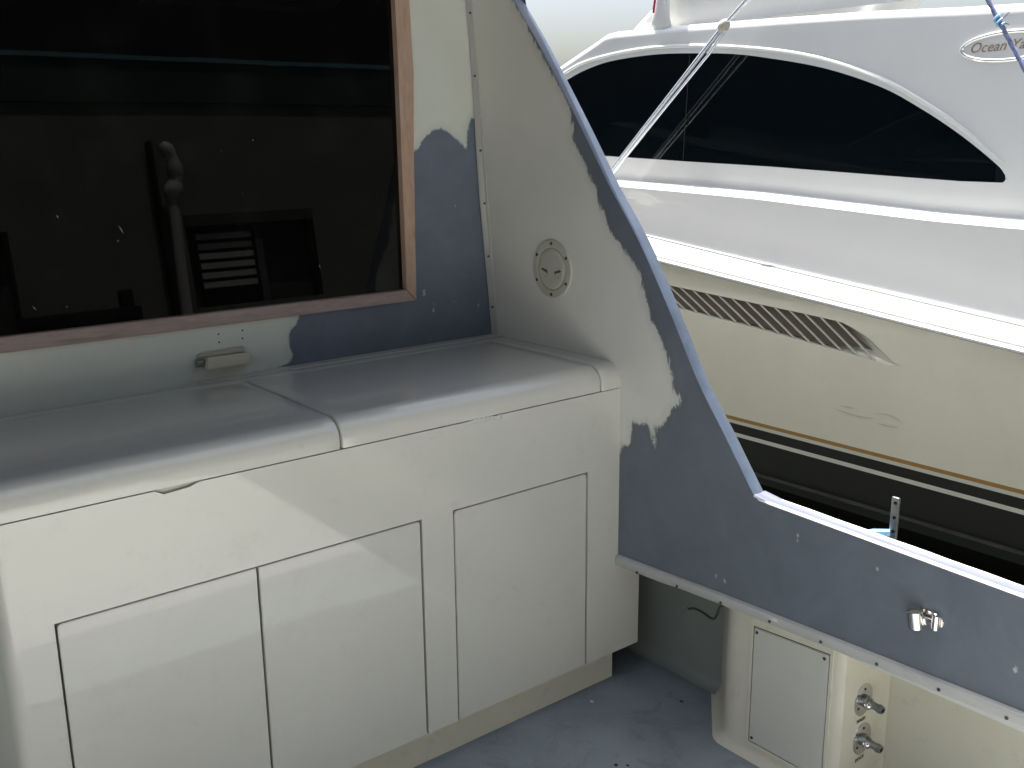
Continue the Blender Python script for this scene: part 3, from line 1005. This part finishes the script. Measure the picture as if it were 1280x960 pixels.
# ================================================================== LOOSE WIRE
wr = thing('loose_wire', 'short black wire with two crimped ends hanging below the coaming trim', 'wire', (2.12, 1.69, 0.45))
bm = bmesh.new()
pts = spline([(2.13, 1.687, 0.450), (2.103, 1.690, 0.452), (2.098, 1.697, 0.425), (2.108, 1.72, 0.402), (2.12, 1.765, 0.400), (2.14, 1.815, 0.388), (2.15, 1.845, 0.372)], 6)
tube(bm, pts, 0.0036, 8)
obj('sheath', bm, M['rubber'], wr, True)
for k, dz in ((0, 0.006), (1, -0.008)):
    bm = bmesh.new()
    tube(bm, [(2.15, 1.843, 0.373), (2.152, 1.855, 0.371 + dz * 0.4), (2.152, 1.866, 0.366 + dz), (2.150, 1.876, 0.362 + dz * 1.6)], [0.0015, 0.0018, 0.0032, 0.0026], 8)
    obj('terminal', bm, M['dullsteel'], wr, True)

# ================================================================== BRACKET outside the coaming
bk = thing('fender_bracket', 'upright galvanised bracket standing outside the coaming top', 'bracket', (2.3, 1.29, 0.53))
bm = bmesh.new()
box(bm, 2.294, 2.304, 1.286, 1.307, 0.53, 0.844, 0.003)
pst = obj('post', bm, M['dullsteel'], bk, True)
for z in (0.79, 0.83, 0.752):
    bm = bmesh.new()
    tube(bm, [(2.2915, 1.294, z), (2.2945, 1.294, z)], 0.0045, 10)
    obj('bolt_hole', bm, M['dark'], pst)
bm = bmesh.new()
tube(bm, [(2.29, 1.300, 0.748), (2.27, 1.335, 0.742), (2.25, 1.37, 0.728), (2.23, 1.40, 0.70)], [0.009, 0.010, 0.010, 0.010], 10)
obj('strap', bm, M['strap'], bk, True)
bm = bmesh.new()
box(bm, 2.27, 2.32, 1.275, 1.33, 0.525, 0.545, 0.003)
obj('foot', bm, M['dullsteel'], bk, True)
bm = bmesh.new()
box(bm, 2.285, 2.30, 1.305, 1.345, 0.715, 0.745, 0.005)
obj('clamp', bm, M['dullsteel'], bk, True)

# ================================================================== FLYBRIDGE OVERHANG (own boat, above the cockpit)
ov = thing('flybridge_overhang', 'flybridge deck roof sheltering the cockpit above the window, out of frame', 'roof', (0, 2, 2.5))
bm = bmesh.new()
prism(bm, [(-2.16, 1.55), (0.1, 1.55), (0.75, 1.85), (2.165, 1.85), (2.165, 3.3), (-2.16, 3.3)], lambda x, y, z: (x, y, z), 2.455, 2.54)
bmesh.ops.bevel(bm, geom=list(bm.edges), offset=0.015, segments=2, affect='EDGES')
obj('roof_deck', bm, M['soffit'], ov, True)
bm = bmesh.new()
box(bm, -1.9, 1.9, 2.1, 2.14, 2.545, 3.4, 0.01)
obj('rear_coaming', bm, M['nwhite'], ov, True)
dh = thing('deckhouse', 'own cabin superstructure forward of the window wall, out of frame', 'cabin', (0, 5, 0.5))
bm = bmesh.new()
prism(bm, [(2.92, 0.5), (13.0, 0.9), (11.6, 2.0), (10.2, 3.6), (3.4, 3.6), (3.4, 2.45), (2.92, 2.45)], lambda y, z, x: (x, y, z), -1.95, 1.95)
obj('cabin_wall', bm, M['edge'], dh)
for s in (1, -1):
    bm = bmesh.new()
    prism(bm, [(2.90, 0.55), (3.6, 0.55), (3.6, 2.45), (2.935, 2.45), (2.935, 2.4), (2.90, 2.3)], lambda y, z, x: (x, y, z), s * 1.97, s * 2.158)
    obj('side_cheek', bm, M['edge'], dh)
for s in (1, -1):
    bm = bmesh.new()
    prism(bm, [(3.2, 1.2), (11.9, 1.3), (10.2, 3.5), (3.5, 3.5), (3.5, 2.5), (3.2, 2.5)], lambda y, z, x: (x, y, z), s * 1.952, s * 1.96)
    obj('side_window', bm, M['nglass'], dh)

# ================================================================== SHED behind the viewer (seen mirrored in the window)
sh = thing('quay_shed', 'dark rendered harbour shed mirrored in the cabin window', 'building', (4, -7.5, 0.25))
SY = -7.0
def sbox(name, x0, x1, z0, z1, d0, d1, mat, parent=sh, label=None):
    bm = bmesh.new()
    box(bm, x0, x1, SY - d1, SY - d0, z0, z1, 0)
    return obj(name, bm, M[mat], parent, False, label)
# wall pieces round the openings
sbox('wall', -14, 1.8, 0.25, 4.2, 0.0, 0.3, 'shed')
sbox('wall', 1.8, 2.80, 2.73, 4.2, 0.0, 0.3, 'shed')
sbox('wall', 1.8, 2.80, 0.25, 0.6, 0.0, 0.3, 'shed')
sbox('wall', 2.80, 4.86, 0.25, 4.2, 0.0, 0.3, 'shed')
sbox('wall', 4.86, 6.66, 2.80, 4.2, 0.0, 0.3, 'shed')
sbox('wall', 4.86, 6.66, 0.25, 1.62, 0.0, 0.3, 'shed')
sbox('wall', 6.66, 14, 0.25, 4.2, 0.0, 0.3, 'shed')
sbox('doorway', 1.8, 2.80, 0.6, 2.73, 0.2, 0.3, 'dark')
sbox('fascia', -14, 14, 4.2, 4.70, -0.05, 0.3, 'shedband')
sbox('gutter', -14, 14, 4.705, 4.76, -0.09, 0.0, 'shededge')
sbox('upper_storey', -14, 14, 4.77, 11, 0.0, 0.5, 'shedtop')
win = sbox('window_recess', 4.86, 6.66, 1.62, 2.80, 0.24, 0.3, 'dark')
sbox('window_frame', 4.86, 6.66, 2.66, 2.795, -0.02, 0.06, 'dark', win)
for k in range(6):
    z = 1.86 + k * 0.125
    sbox('slat', 5.02, 5.76, z, z + 0.075, 0.08, 0.12, 'louvre', win)
sbox('window_frame', 5.80, 5.90, 1.63, 2.65, 0.05, 0.12, 'soffit', win)
pp = thing('shed_pipe', 'bent vent pipe in front of the shed wall, mirrored in the window', 'pipe', (4.6, -6.8, 0.25))
bm = bmesh.new()
tube(bm, spline([(4.62, -6.75, 0.25), (4.62, -6.75, 1.6), (4.66, -6.75, 2.6), (4.68, -6.75, 3.0), (4.74, -6.72, 3.25), (4.70, -6.70, 3.5), (4.62, -6.7, 3.65)], 5),
     [0.075] * 5 + [0.07] * 5 + [0.07] * 5 + [0.10, 0.12, 0.12, 0.1, 0.08] + [0.09, 0.10, 0.10, 0.09, 0.08] + [0.08, 0.09, 0.09, 0.08, 0.06] + [0.04], 12)
obj('pipe', bm, M['louvre'], pp, True)
bm = bmesh.new()
box(bm, 4.50, 4.54, -6.95, -6.8, 0.25, 3.7, 0)
obj('pipe_backing', bm, M['shedtop'], pp)
bl = thing('mooring_post', 'short dark post on the quay, mirrored at the foot of the window', 'bollard', (3.8, -6.4, 0.25))
bm = bmesh.new()
box(bm, 3.72, 3.86, -6.45, -6.3, 0.25, 1.9, 0.02)
obj('post', bm, M['shedtop'], bl, True)
bm = bmesh.new()
box(bm, 2.6, 3.9, -6.25, -6.2, 1.45, 1.7, 0.02)
obj('rail', bm, M['shedtop'], bl, True)

# ================================================================== WHITE YACHT on the other side (unseen, added to throw sunlight back)
ob = thing('port_bounce_yacht', 'white yacht added on the far side of the cockpit to bounce sunlight, out of frame', 'boat', (-6, 1, -0.35))
bm = bmesh.new()
P = []
for k in range(40):
    y = -5.2 + k * 0.45
    b_ = 0.0 if y < 6 else 0.05 * (y - 6) ** 1.8
    P.append([(x - b_, y, z) for x, z in ((-5.0, -0.9), (-4.3, -0.2), (-4.0, 0.5), (-3.8, 1.5), (-3.8, 1.62), (-4.1, 1.64), (-5.1, 1.7))])
grid(bm, P)
obj('hull_side', bm, M['nwhite'], ob, True)
bm = bmesh.new()
prism(bm, [(-5.0, 1.6), (7.5, 1.7), (5.5, 3.4), (4.2, 4.4), (-4.5, 4.3), (-5.0, 3.0)], lambda y, z, x: (x, y, z), -8.5, -5.0)
bmesh.ops.bevel(bm, geom=list(bm.edges), offset=0.12, segments=3, affect='EDGES')
obj('cabin_wall', bm, M['nwhite'], ob, True)
bm = bmesh.new()
prism(bm, [(-1.0, 2.2), (5.6, 2.25), (4.9, 2.8), (-1.0, 2.9)], lambda y, z, x: (x, y, z), -5.0, -4.99)
obj('cabin_window', bm, M['nglass'], ob)

# ================================================================== NEIGHBOUR BOAT
NB = thing('neighbour_boat', 'white and cream motor yacht with a black arched window moored alongside', 'boat', (5.5, 3, -0.35))
HX = 4.2
def sheer(y):
    return 0.885 + (y - 1.863) * 0.0935 + 0.0022 * (y - 1.863) ** 2
YA, YF = -4.0, 11.0
yy = [YA + k * 0.25 for k in range(61)]
def plan(y):          # plan view: the side curves in towards the bow
    return 0.0 if y < 6 else 0.055 * (y - 6) ** 1.8
# hull: bands of paint, each its own part
SECT = lambda y: [(-0.9, 0.9), (-0.35, 0.45), (-0.05, 0.10), (-0.03, 0.035), (0.02, 0.012), (0.188, 0.0)]
def strip(name, z0f, z1f, mat, off=0.0, n=3, label=None, y0=YA, y1=YF, step=0.25):
    bm = bmesh.new()
    P = []
    k = 0
    y = y0
    while y < y1 + 1e-6:
        a, b = z0f(y), z1f(y)
        P.append([(HX + plan(y) + off, y, a + (b - a) * i / n) for i in range(n + 1)])
        y += step
    grid(bm, P)
    return obj(name, bm, M[mat], NB, True, label)
bm = bmesh.new()
P = []
for y in yy:
    P.append([(HX + plan(y) + dx, y, z) for z, dx in ((-0.9, 0.8), (-0.4, 0.40), (-0.13, 0.13), (-0.075, 0.075), (-0.055, 0.02), (-0.035, 0.012), (0.05, 0.004), (0.176, 0.0))])
grid(bm, P)
obj('hull_bottom', bm, M['nblack'], NB, True, 'black lower hull')
strip('stripe', lambda y: 0.176, lambda y: 0.197, 'ncream', 0.0, 1, 'thin cream line in the black')
strip('stripe', lambda y: 0.197, lambda y: 0.246, 'nblack', 0.0, 1, 'narrow black band')
strip('stripe', lambda y: 0.246, lambda y: 0.264, 'ncream', 0.0, 1, 'thin cream line under the gold one')
strip('stripe', lambda y: 0.264, lambda y: 0.283, 'ngold', 0.0, 1, 'gold line')

bm = bmesh.new()      # added chine rail, its patchy grey paints faint highlights above the water
P = []
for y in yy:
    P.append([(HX + plan(y) + dx, y, z + 0.012 * math.sin(y * 0.9)) for dx, z in ((0.012, 0.002), (-0.010, -0.004), (-0.012, -0.010), (0.02, -0.022))])
grid(bm, P)
obj('highlight_rail', bm, M['railgrey'], NB, True)

# vent opening: top and bottom edges as functions of y
vt = [(2.30, 0.716), (2.42, 0.7162), (2.577, 0.825), (2.66, 0.860), (2.73, 0.880), (2.958, 0.894), (3.463, 0.920), (3.817, 0.939), (4.3, 0.962)]
vb = [(2.30, 0.716), (2.42, 0.7158), (2.505, 0.717), (2.676, 0.735), (3.143, 0.775), (3.694, 0.815), (3.9, 0.835), (4.3, 0.86)]
bm = bmesh.new()
ysv = sorted(set([round(YA + k * 0.25, 3) for k in range(61)] + [round(2.40 + k * 0.04, 3) for k in range(49)]))
def col(y, a, b, n): return [(HX + plan(y), y, a + (b - a) * i / n) for i in range(n + 1)]
VL, VR = 2.40, 4.32
rows_low, rows_up = [], []
for y in ysv:
    inv = VL <= y <= VR
    mid_t = lerp(vt, y) if inv else (0.71 if y < VL else 0.90)
    mid_b = lerp(vb, y) if inv else mid_t
    rows_low.append(col(y, 0.283, mid_b, 4))
    rows_up.append(col(y, mid_t, sheer(y) - 0.025, 3))
grid(bm, rows_low); grid(bm, rows_up)
bmesh.ops.remove_doubles(bm, verts=bm.verts, dist=0.0005)
obj('hull_side', bm, M['hull'], NB, True, 'cream upper hull side')

vent = thing('side_vent', None, None, (HX, 3.2, 0.8))
vent.parent = NB; vent.location = Vector((HX, 3.2, 0.8)) - LOC[NB.name]
ventloc = vent
ysl = [2.40 + k * 0.04 for k in range(49)]
bm = bmesh.new()   # dished scoop wall of the vent
P = []
for y in ysl:
    a, b = lerp(vb, y), lerp(vt, y)
    dep = 0.05 * min(1, max(0, (y - 2.40) / 0.35))
    P.append([(HX, y, b + 0.0005), (HX + dep * 0.45, y, b - 0.002), (HX + dep, y, b - (b - a) * 0.22), (HX + dep, y, a + (b - a) * 0.22), (HX + dep * 0.5, y, a + 0.004), (HX, y, a - 0.0005)])
grid(bm, P)
obj('scoop', bm, M['ncream'], vent, True)
bm = bmesh.new()
P = []
for y in [2.55 + k * 0.04 for k in range(45)]:
    a, b = lerp(vb, y), lerp(vt, y)
    t = min(1, (y - 2.55) / 0.2)
    P.append([(HX + 0.012, y, a + (b - a) * (0.5 - 0.40 * t)), (HX + 0.012, y, a + (b - a) * (0.5 + 0.485 * t))])
grid(bm, P)
obj('vent_opening', bm, M['ventdark'], vent)
tops = [2.747 + k * 0.0905 for k in range(17)]
for k, y1 in enumerate(tops):
    y0 = y1 - 0.212 - 0.003 * k * 0
    # clip the lower end to the bottom edge
    z1 = lerp(vt, y1) - 0.001
    z0 = lerp(vb, y0) + 0.001
    bm = bmesh.new()
    wd = 0.0065
    prism(bm, [(y0 - wd, z0), (y0 + wd, z0 + 0.002), (y1 + wd, z1), (y1 - wd, z1 - 0.002)], lambda y, z, d: (HX + d, y, z), 0.0005, 0.0115)
    obj('slat', bm, M['ncream'], vent)

# old smudges on the hull side
for pts in ([(2.74, 0.455), (2.66, 0.443), (2.58, 0.440), (2.52, 0.445)], [(2.52, 0.470), (2.45, 0.478), (2.40, 0.470), (2.372, 0.452)], [(2.50, 0.428), (2.44, 0.425), (2.39, 0.431)], [(2.70, 0.47), (2.62, 0.474)]):
    bm = bmesh.new()
    pp_ = spline(pts, 5)
    nn_ = len(pp_)
    P = [[(HX - 0.0012, y, z + h * 0.0045 * math.sin(math.pi * (i + 0.3) / (nn_ + 0.6))) for h in (-1, 1)] for i, (y, z) in enumerate(pp_)]
    grid(bm, P)
    obj('scuff_mark', bm, M['scuff'], NB)

# rub rail and deck edge
bm = bmesh.new()
P = []
for y in yy:
    s = sheer(y); x = HX + plan(y)
    P.append([(x + dx, y, s + dz) for dx, dz in ((0.001, -0.026), (-0.020, -0.024), (-0.030, -0.016), (-0.030, -0.006), (-0.022, 0.0), (-0.012, 0.001), (0.002, 0.0))])
grid(bm, P)
obj('rub_rail', bm, M['nwhite'], NB, True)
bm = bmesh.new()
P = []
DW = 0.40
for y in yy:
    s = sheer(y); x = HX + plan(y)
    P.append([(x + dx, y, s + dz) for dx, dz in ((0.002, -0.001), (0.004, 0.006), (0.010, 0.012), (0.022, 0.016), (0.2, 0.018), (DW, 0.018))])
grid(bm, P)
obj('side_deck', bm, M['ndeck'], NB, True)
bm = bmesh.new()
P = []
for y in yy:
    s = sheer(y); x = HX + plan(y)
    P.append([(x + dx, y, s + dz) for dx, dz in ((0.004, 0.0005), (0.0035, 0.0018), (0.002, 0.0058))])
grid(bm, P)
obj('rail_seam', bm, M['dullsteel'], NB, True)

# house: cove from deck to ledge
stepz = [(-0.950, 1.323), (2.171, 1.360), (2.555, 1.372), (3.041, 1.401), (3.603, 1.435), (4.196, 1.456), (4.779, 1.474), (6.650, 1.512)]
HS = 4.75
def hplan(y): return plan(y)
YH0, YH1 = -0.5, 9.0
bm = bmesh.new()
P = []
y = YH0
while y < YH1 + 0.01:
    s = sheer(y) + 0.018; z1 = lerp(stepz, y) ; x0 = HX + DW + plan(y); hp = hplan(y)
    fade = min(1, max(0, (y - 1.7) / 0.9))          # ledge runs out towards the stern
    lw = 0.011 * (0.35 + 0.65 * fade)
    prof = [(x0 + 0.0, s), (x0 + 0.006, s + 0.003), (x0 + 0.012, s + 0.012), (x0 + 0.018, s + 0.03), (x0 + 0.022, s + 0.10), (x0 + 0.024, s + 0.2), (x0 + 0.022, z1 - 0.10), (x0 + 0.016, z1 - 0.03)]
    xe = 4.634 + plan(y)
    for k in range(7):
        a = R(180 - k * 15)
        prof.append((xe + lw + lw * math.cos(a), z1 - lw + lw * math.sin(a)))
    prof += [(HS - 0.004, z1 + 0.0005), (HS - 0.001, z1 + 0.002), (HS, z1 + 0.005), (HS, z1 + 0.022)]
    P.append([(px_ + (hp - plan(y) if px_ > xe + 0.05 else 0), y, pz_) for px_, pz_ in prof])
    y += 0.1
grid(bm, P)
obj('house_side', bm, M['nwhite'], NB, True, 'smooth white lower cabin side')

# window arch outline
W = [(2.280, 1.561), (2.274, 1.541), (2.290, 1.523), (2.490, 1.525), (2.915, 1.544), (3.612, 1.577), (4.202, 1.597), (4.915, 1.625), (5.339, 1.641), (5.795, 1.664)]
Wtop = [(2.274, 1.541), (2.276, 1.553), (2.284, 1.566), (2.326, 1.609), (2.512, 1.742), (2.727, 1.869), (2.951, 1.979), (3.285, 2.086), (3.647, 2.159), (3.898, 2.197), (4.166, 2.218), (4.485, 2.233), (4.831, 2.221), (5.052, 2.190), (5.271, 2.130), (5.529, 2.016), (5.795, 1.702)]
Wtop = spline(Wtop, 4)
roofz = [(-0.950, 2.272), (2.271, 2.308), (2.565, 2.320), (3.071, 2.349), (3.659, 2.369), (4.275, 2.388), (4.845, 2.396), (4.940, 2.388), (4.997, 2.363), (5.367, 2.225), (6.080, 1.940), (6.840, 1.627)]
wbot = [(2.274, 1.540), (2.278, 1.530), (2.284, 1.5255), (2.291, 1.5235), (2.490, 1.525), (2.915, 1.544), (3.612, 1.577), (4.202, 1.597), (4.915, 1.625), (5.795, 1.664)]
def rz(y): return lerp(roofz, y)
bm = bmesh.new()
ysh = sorted(set([round(YH0 + k * 0.1, 3) for k in range(80)] + [round(2.274 + k * 0.0429, 4) for k in range(83)]))
ysh = sorted(set([y for y in ysh if y <= 6.8] + [2.278, 2.283, 2.288, 2.295, 2.305]))
lowr, upr = [], []
for y in ysh:
    inv = 2.274 <= y <= 5.795
    zb = lerp(wbot, y) if inv else (1.53 if y < 2.28 else 1.67)
    zt = lerp(Wtop, y) if inv else zb
    zt = max(zt, zb)
    hp = hplan(y)
    zs_ = lerp(stepz, y) + 0.022
    zr = max(rz(y), zs_ + 0.08)
    zb = min(zb, zr - 0.05); zt = min(zt, zr - 0.03)
    lowr.append([(HS + hp, y, zs_ + (zb - zs_) * k / 2) for k in range(3)])
    row = [(HS + hp, y, zt + (zr - 0.045 - zt) * k / 4) for k in range(5)]
    for k in range(1, 8):
        a = R(180 - k * 90 / 7)
        row.append((HS + hp + 0.045 + 0.045 * math.cos(a), y, zr - 0.045 + 0.045 * math.sin(a)))
    row.append((HS + hp + 0.26, y, zr + 0.006))
    upr.append(row)
grid(bm, lowr); grid(bm, upr)
bmesh.ops.remove_doubles(bm, verts=bm.verts, dist=0.0004)
obj('house_side', bm, M['nwhite'], NB, True, 'white cabin side around the arched window', 50)
# reveal + light band + glass
outline = [(y, z) for y, z in wbot] + [(y, z) for y, z in reversed(Wtop)]
def shrink(pl, d):
    n = len(pl); out = []
    for i in range(n):
        a = Vector(pl[i - 1]); b = Vector(pl[i]); c = Vector(pl[(i + 1) % n])
        t = ((b - a).normalized() + (c - b).normalized()).normalized()
        nn = Vector((-t.y, t.x))
        out.append((b.x + nn.x * d, b.y + nn.y * d))
    return out
bm = bmesh.new()
A = [bm.verts.new((HS + 0.0, y, z)) for y, z in outline]
B2 = [bm.verts.new((HS + 0.006, y, z)) for y, z in shrink(outline, 0.003)]
n = len(A)
for i in range(n): bm.faces.new((A[i], A[(i + 1) % n], B2[(i + 1) % n], B2[i]))
obj('window_reveal', bm, M['shedband'], NB)
bm = bmesh.new()
prism(bm, outline, lambda y, z, d: (HS + d, y, z), 0.005, 0.012)
wn_ = obj('cabin_window', bm, M['nglass'], NB, False, 'black arched side window')
for (a, b) in (((4.218, 2.211), (4.246, 1.608)),):   # dark joints in the glass
    bm = bmesh.new()
    tube(bm, [(HS + 0.0045, *a), (HS + 0.0045, *b)], 0.0022, 6)
    obj('glass_joint', bm, M['rubber'], wn_)
# eyebrow moulding
brow = [(2.294, 1.613), (2.314, 1.628), (2.516, 1.778), (2.729, 1.906), (2.954, 2.018), (3.288, 2.130), (3.650, 2.203), (4.168, 2.261), (4.621, 2.272), (5.053, 2.236), (5.303, 2.173), (5.567, 2.054)]
bm = bmesh.new()
pts = [(HS - 0.001, y, z) for y, z in spline(brow, 5)]
rr = [0.004 + 0.007 * max(0, min(1, (p[1] - 2.295) / 0.25)) for p in pts]
tube(bm, pts, rr, 10)
obj('eyebrow_moulding', bm, M['nwhite'], NB, True)

# roof slab top, flybridge side, rear parts
bm = bmesh.new()
prism(bm, [(-0.5, 2.20), (4.8, 2.30), (6.5, 1.60), (7.8, 1.2), (7.8, 1.0), (-0.5, 1.0)], lambda y, z, d: (d, y, z), 4.98, 8.2)
obj('cabin_core', bm, M['nwhite'], NB)
bm = bmesh.new()
P = []
ff = [(4.797, 2.391), (4.617, 2.500), (4.370, 2.671), (4.132, 2.842), (3.895, 2.985)]
for k in range(21):
    t = k / 20
    row = []
    for i, (yf, z) in enumerate(ff):
        row.append((HS + 0.13 - 0.012 * i, -0.2 + (yf + 0.2) * t, z if t > 0.2 else z))
    P.append(row)
grid(bm, P)
grid(bm, [[(HS + 0.13 - 0.012 * i, yf, z) for i, (yf, z) in enumerate(ff)], [(HS + 0.16 - 0.012 * i, yf + 0.03, z + 0.03) for i, (yf, z) in enumerate(ff)], [(8.0, yf + 0.4, z + 0.02) for i, (yf, z) in enumerate(ff)]])
obj('flybridge_side', bm, M['nwhite'], NB, True)

# outrigger pedestal on the cabin roof edge
ped = thing('outrigger_pedestal', 'small white flared pedestal with a red line on the yacht roof edge', 'pedestal', (HS, 4.46, 2.38))
bm = bmesh.new()
P = []
for z, y0_, y1_, d in [(1.75 + (a - 1.75) * 0.95, b * 0.95, c * 0.95, e * 0.95) for a, b, c, e in ((2.403, 4.735, 4.700, 0.012), (2.412, 4.77, 4.640, 0.02), (2.43, 4.785, 4.625, 0.03), (2.47, 4.79, 4.640, 0.035), (2.53, 4.775, 4.650, 0.035), (2.62, 4.755, 4.655, 0.035), (2.9, 4.70, 4.62, 0.035))]:
    row = []
    for k in range(12):
        a = 2 * math.pi * k / 12
        row.append((HS + 0.03 - d * math.cos(a) * 1.0, (y0_ + y1_) / 2 + (y0_ - y1_) / 2 * math.sin(a), z))
    row.append(row[0])
    P.append(row)
grid(bm, P)
obj('body', bm, M['nwhite'], ped, True)
bm = bmesh.new()
tube(bm, [(HS - 0.012, 4.505, 2.472), (HS - 0.012, 4.486, 2.577), (HS - 0.01, 4.465, 2.75)], 0.007, 8)
obj('red_line', bm, M['red'], ped, True)

# oval name badge
bd = thing('name_badge', 'oval chrome-rimmed badge with gilt script on the white cabin side', 'badge', (HS, 2.32, 2.128))
by, bz = 2.323, 2.128
ea, eb = 0.222, 0.068
tl = -0.02
def bp(a, ra, rb, d):
    u = ra * math.cos(a); v = rb * math.sin(a)
    return (HS - d, by + u, bz + v + u * tl)
bm = bmesh.new()
prof = [(0.0, 0.0), (0.001, 0.007), (-0.004, 0.011), (-0.010, 0.011), (-0.015, 0.007), (-0.016, 0.002)]
P = []
for k in range(65):
    a = 2 * math.pi * k / 64
    P.append([bp(a, ea + o_, eb + o_, d) for o_, d in prof])
grid(bm, P)
obj('rim', bm, M['chrome'], bd, True)
bm = bmesh.new()
vs = [bm.verts.new(bp(2 * math.pi * k / 48, ea - 0.014, eb - 0.014, 0.002)) for k in range(48)]
bm.faces.new(vs)
obj('plate', bm, M['nwhite'], bd)
mt = Matrix.Translation((HS - 0.003, by - 0.0, bz + 0.002)) @ Matrix(((0, 0, -1, 0), (-1, 0, 0, 0), (0.02, 1, 0, 0), (0, 0, 0, 1)))
text_mesh('lettering', 'Ocean Yachts', 0.064, mt, 'gold', bd, 0.35, 0.0008)

# aft part of the neighbour (towards the stern, out of frame)
bm = bmesh.new()
box(bm, HX + 0.02, 8.6, -3.95, -0.52, -0.5, 0.32, 0.02)
obj('cockpit_deck', bm, M['nwhite'], NB, True)

# ------------------------------------------------------------------ outrigger pole
og = thing('outrigger_pole', 'silver outrigger pole leaning across the black cabin window', 'pole', (4.62, 5.2, 1.1))
p0 = Vector((4.6, 5.20, 1.09)); p1 = Vector((4.6, 4.687, 1.555)); pj = Vector((4.6, 3.839, 2.335)); p2 = Vector((4.6, 3.681, 2.459)); p3 = p2 + (p2 - pj) * 12
bm = bmesh.new()
tube(bm, [p0, p1, pj], 0.014, 14)
obj('lower_tube', bm, M['alu'], og, True)
bm = bmesh.new()
tube(bm, [pj + Vector((0.0, 0.0, 0.0)), p2, p3], 0.012, 14)
obj('upper_tube', bm, M['alu'], og, True)
bm = bmesh.new()
off = Vector((-0.006, -0.026, -0.026))
tube(bm, [p0 + off * 0.2, p1 + off * 0.55, p1.lerp(pj, 0.7) + off, p1.lerp(pj, 0.86) + off * 1.15, pj + off * 0.6], 0.0085, 10)
obj('brace_rod', bm, M['alu'], og, True)
bm = bmesh.new()
d = (pj - p1).normalized()
tube(bm, [pj - d * 0.035, pj - d * 0.02, pj + d * 0.0, pj + d * 0.02, pj + d * 0.035], [0.018, 0.030, 0.034, 0.028, 0.017], 12)
obj('joint', bm, M['plate'], og, True)

# ------------------------------------------------------------------ blue rope
rp = thing('blue_rope', 'taut blue rope with a frayed knot crossing the oval badge', 'rope', (3.7, 1.85, 2.14))
a = Vector((2.6, 1.33, 2.07)); b = Vector((2.60, 1.23, 1.90))
dirv = Vector((0.45, -0.02, -0.13)) 
# straight line in the vertical plane, runs from the overhang down to the neighbour's rail
top_ = Vector((3.7, 1.968, 2.314)); bot_ = Vector((3.7, 1.747, 1.966))
d = (bot_ - top_).normalized()
s0 = top_ - d * 0.5; s1 = bot_ + d * 1.2
bm = bmesh.new()
for ph in range(3):
    pts = []
    nn = 110
    u = d.cross(Vector((1, 0, 0))).normalized(); v = d.cross(u)
    for k in range(nn + 1):
        c = s0.lerp(s1, k / nn)
        an = k * 0.9 + ph * 2 * math.pi / 3
        pts.append(c + (u * math.cos(an) + v * math.sin(an)) * 0.004)
    tube(bm, pts, 0.0048, 6)
obj('strands', bm, M['rope'], rp, True)
bm = bmesh.new()
kc = Vector((3.7, 1.850, 2.128))
pts = [kc + (u * math.cos(k * 0.8) + v * math.sin(k * 0.8)) * 0.012 + d * (k - 9) * 0.0022 for k in range(18)]
tube(bm, pts, 0.005, 6)
obj('whipping', bm, M['strap'], rp, True)
for e1 in (Vector((0.0, -0.032, 0.030)), Vector((0.005, 0.022, 0.016)), Vector((0.0, -0.036, -0.012))):
    bm = bmesh.new()
    tube(bm, [kc, kc + e1 * 0.6, kc + e1], [0.003, 0.0026, 0.0015], 6)
    obj('frayed_end', bm, M['rope'], rp, True)
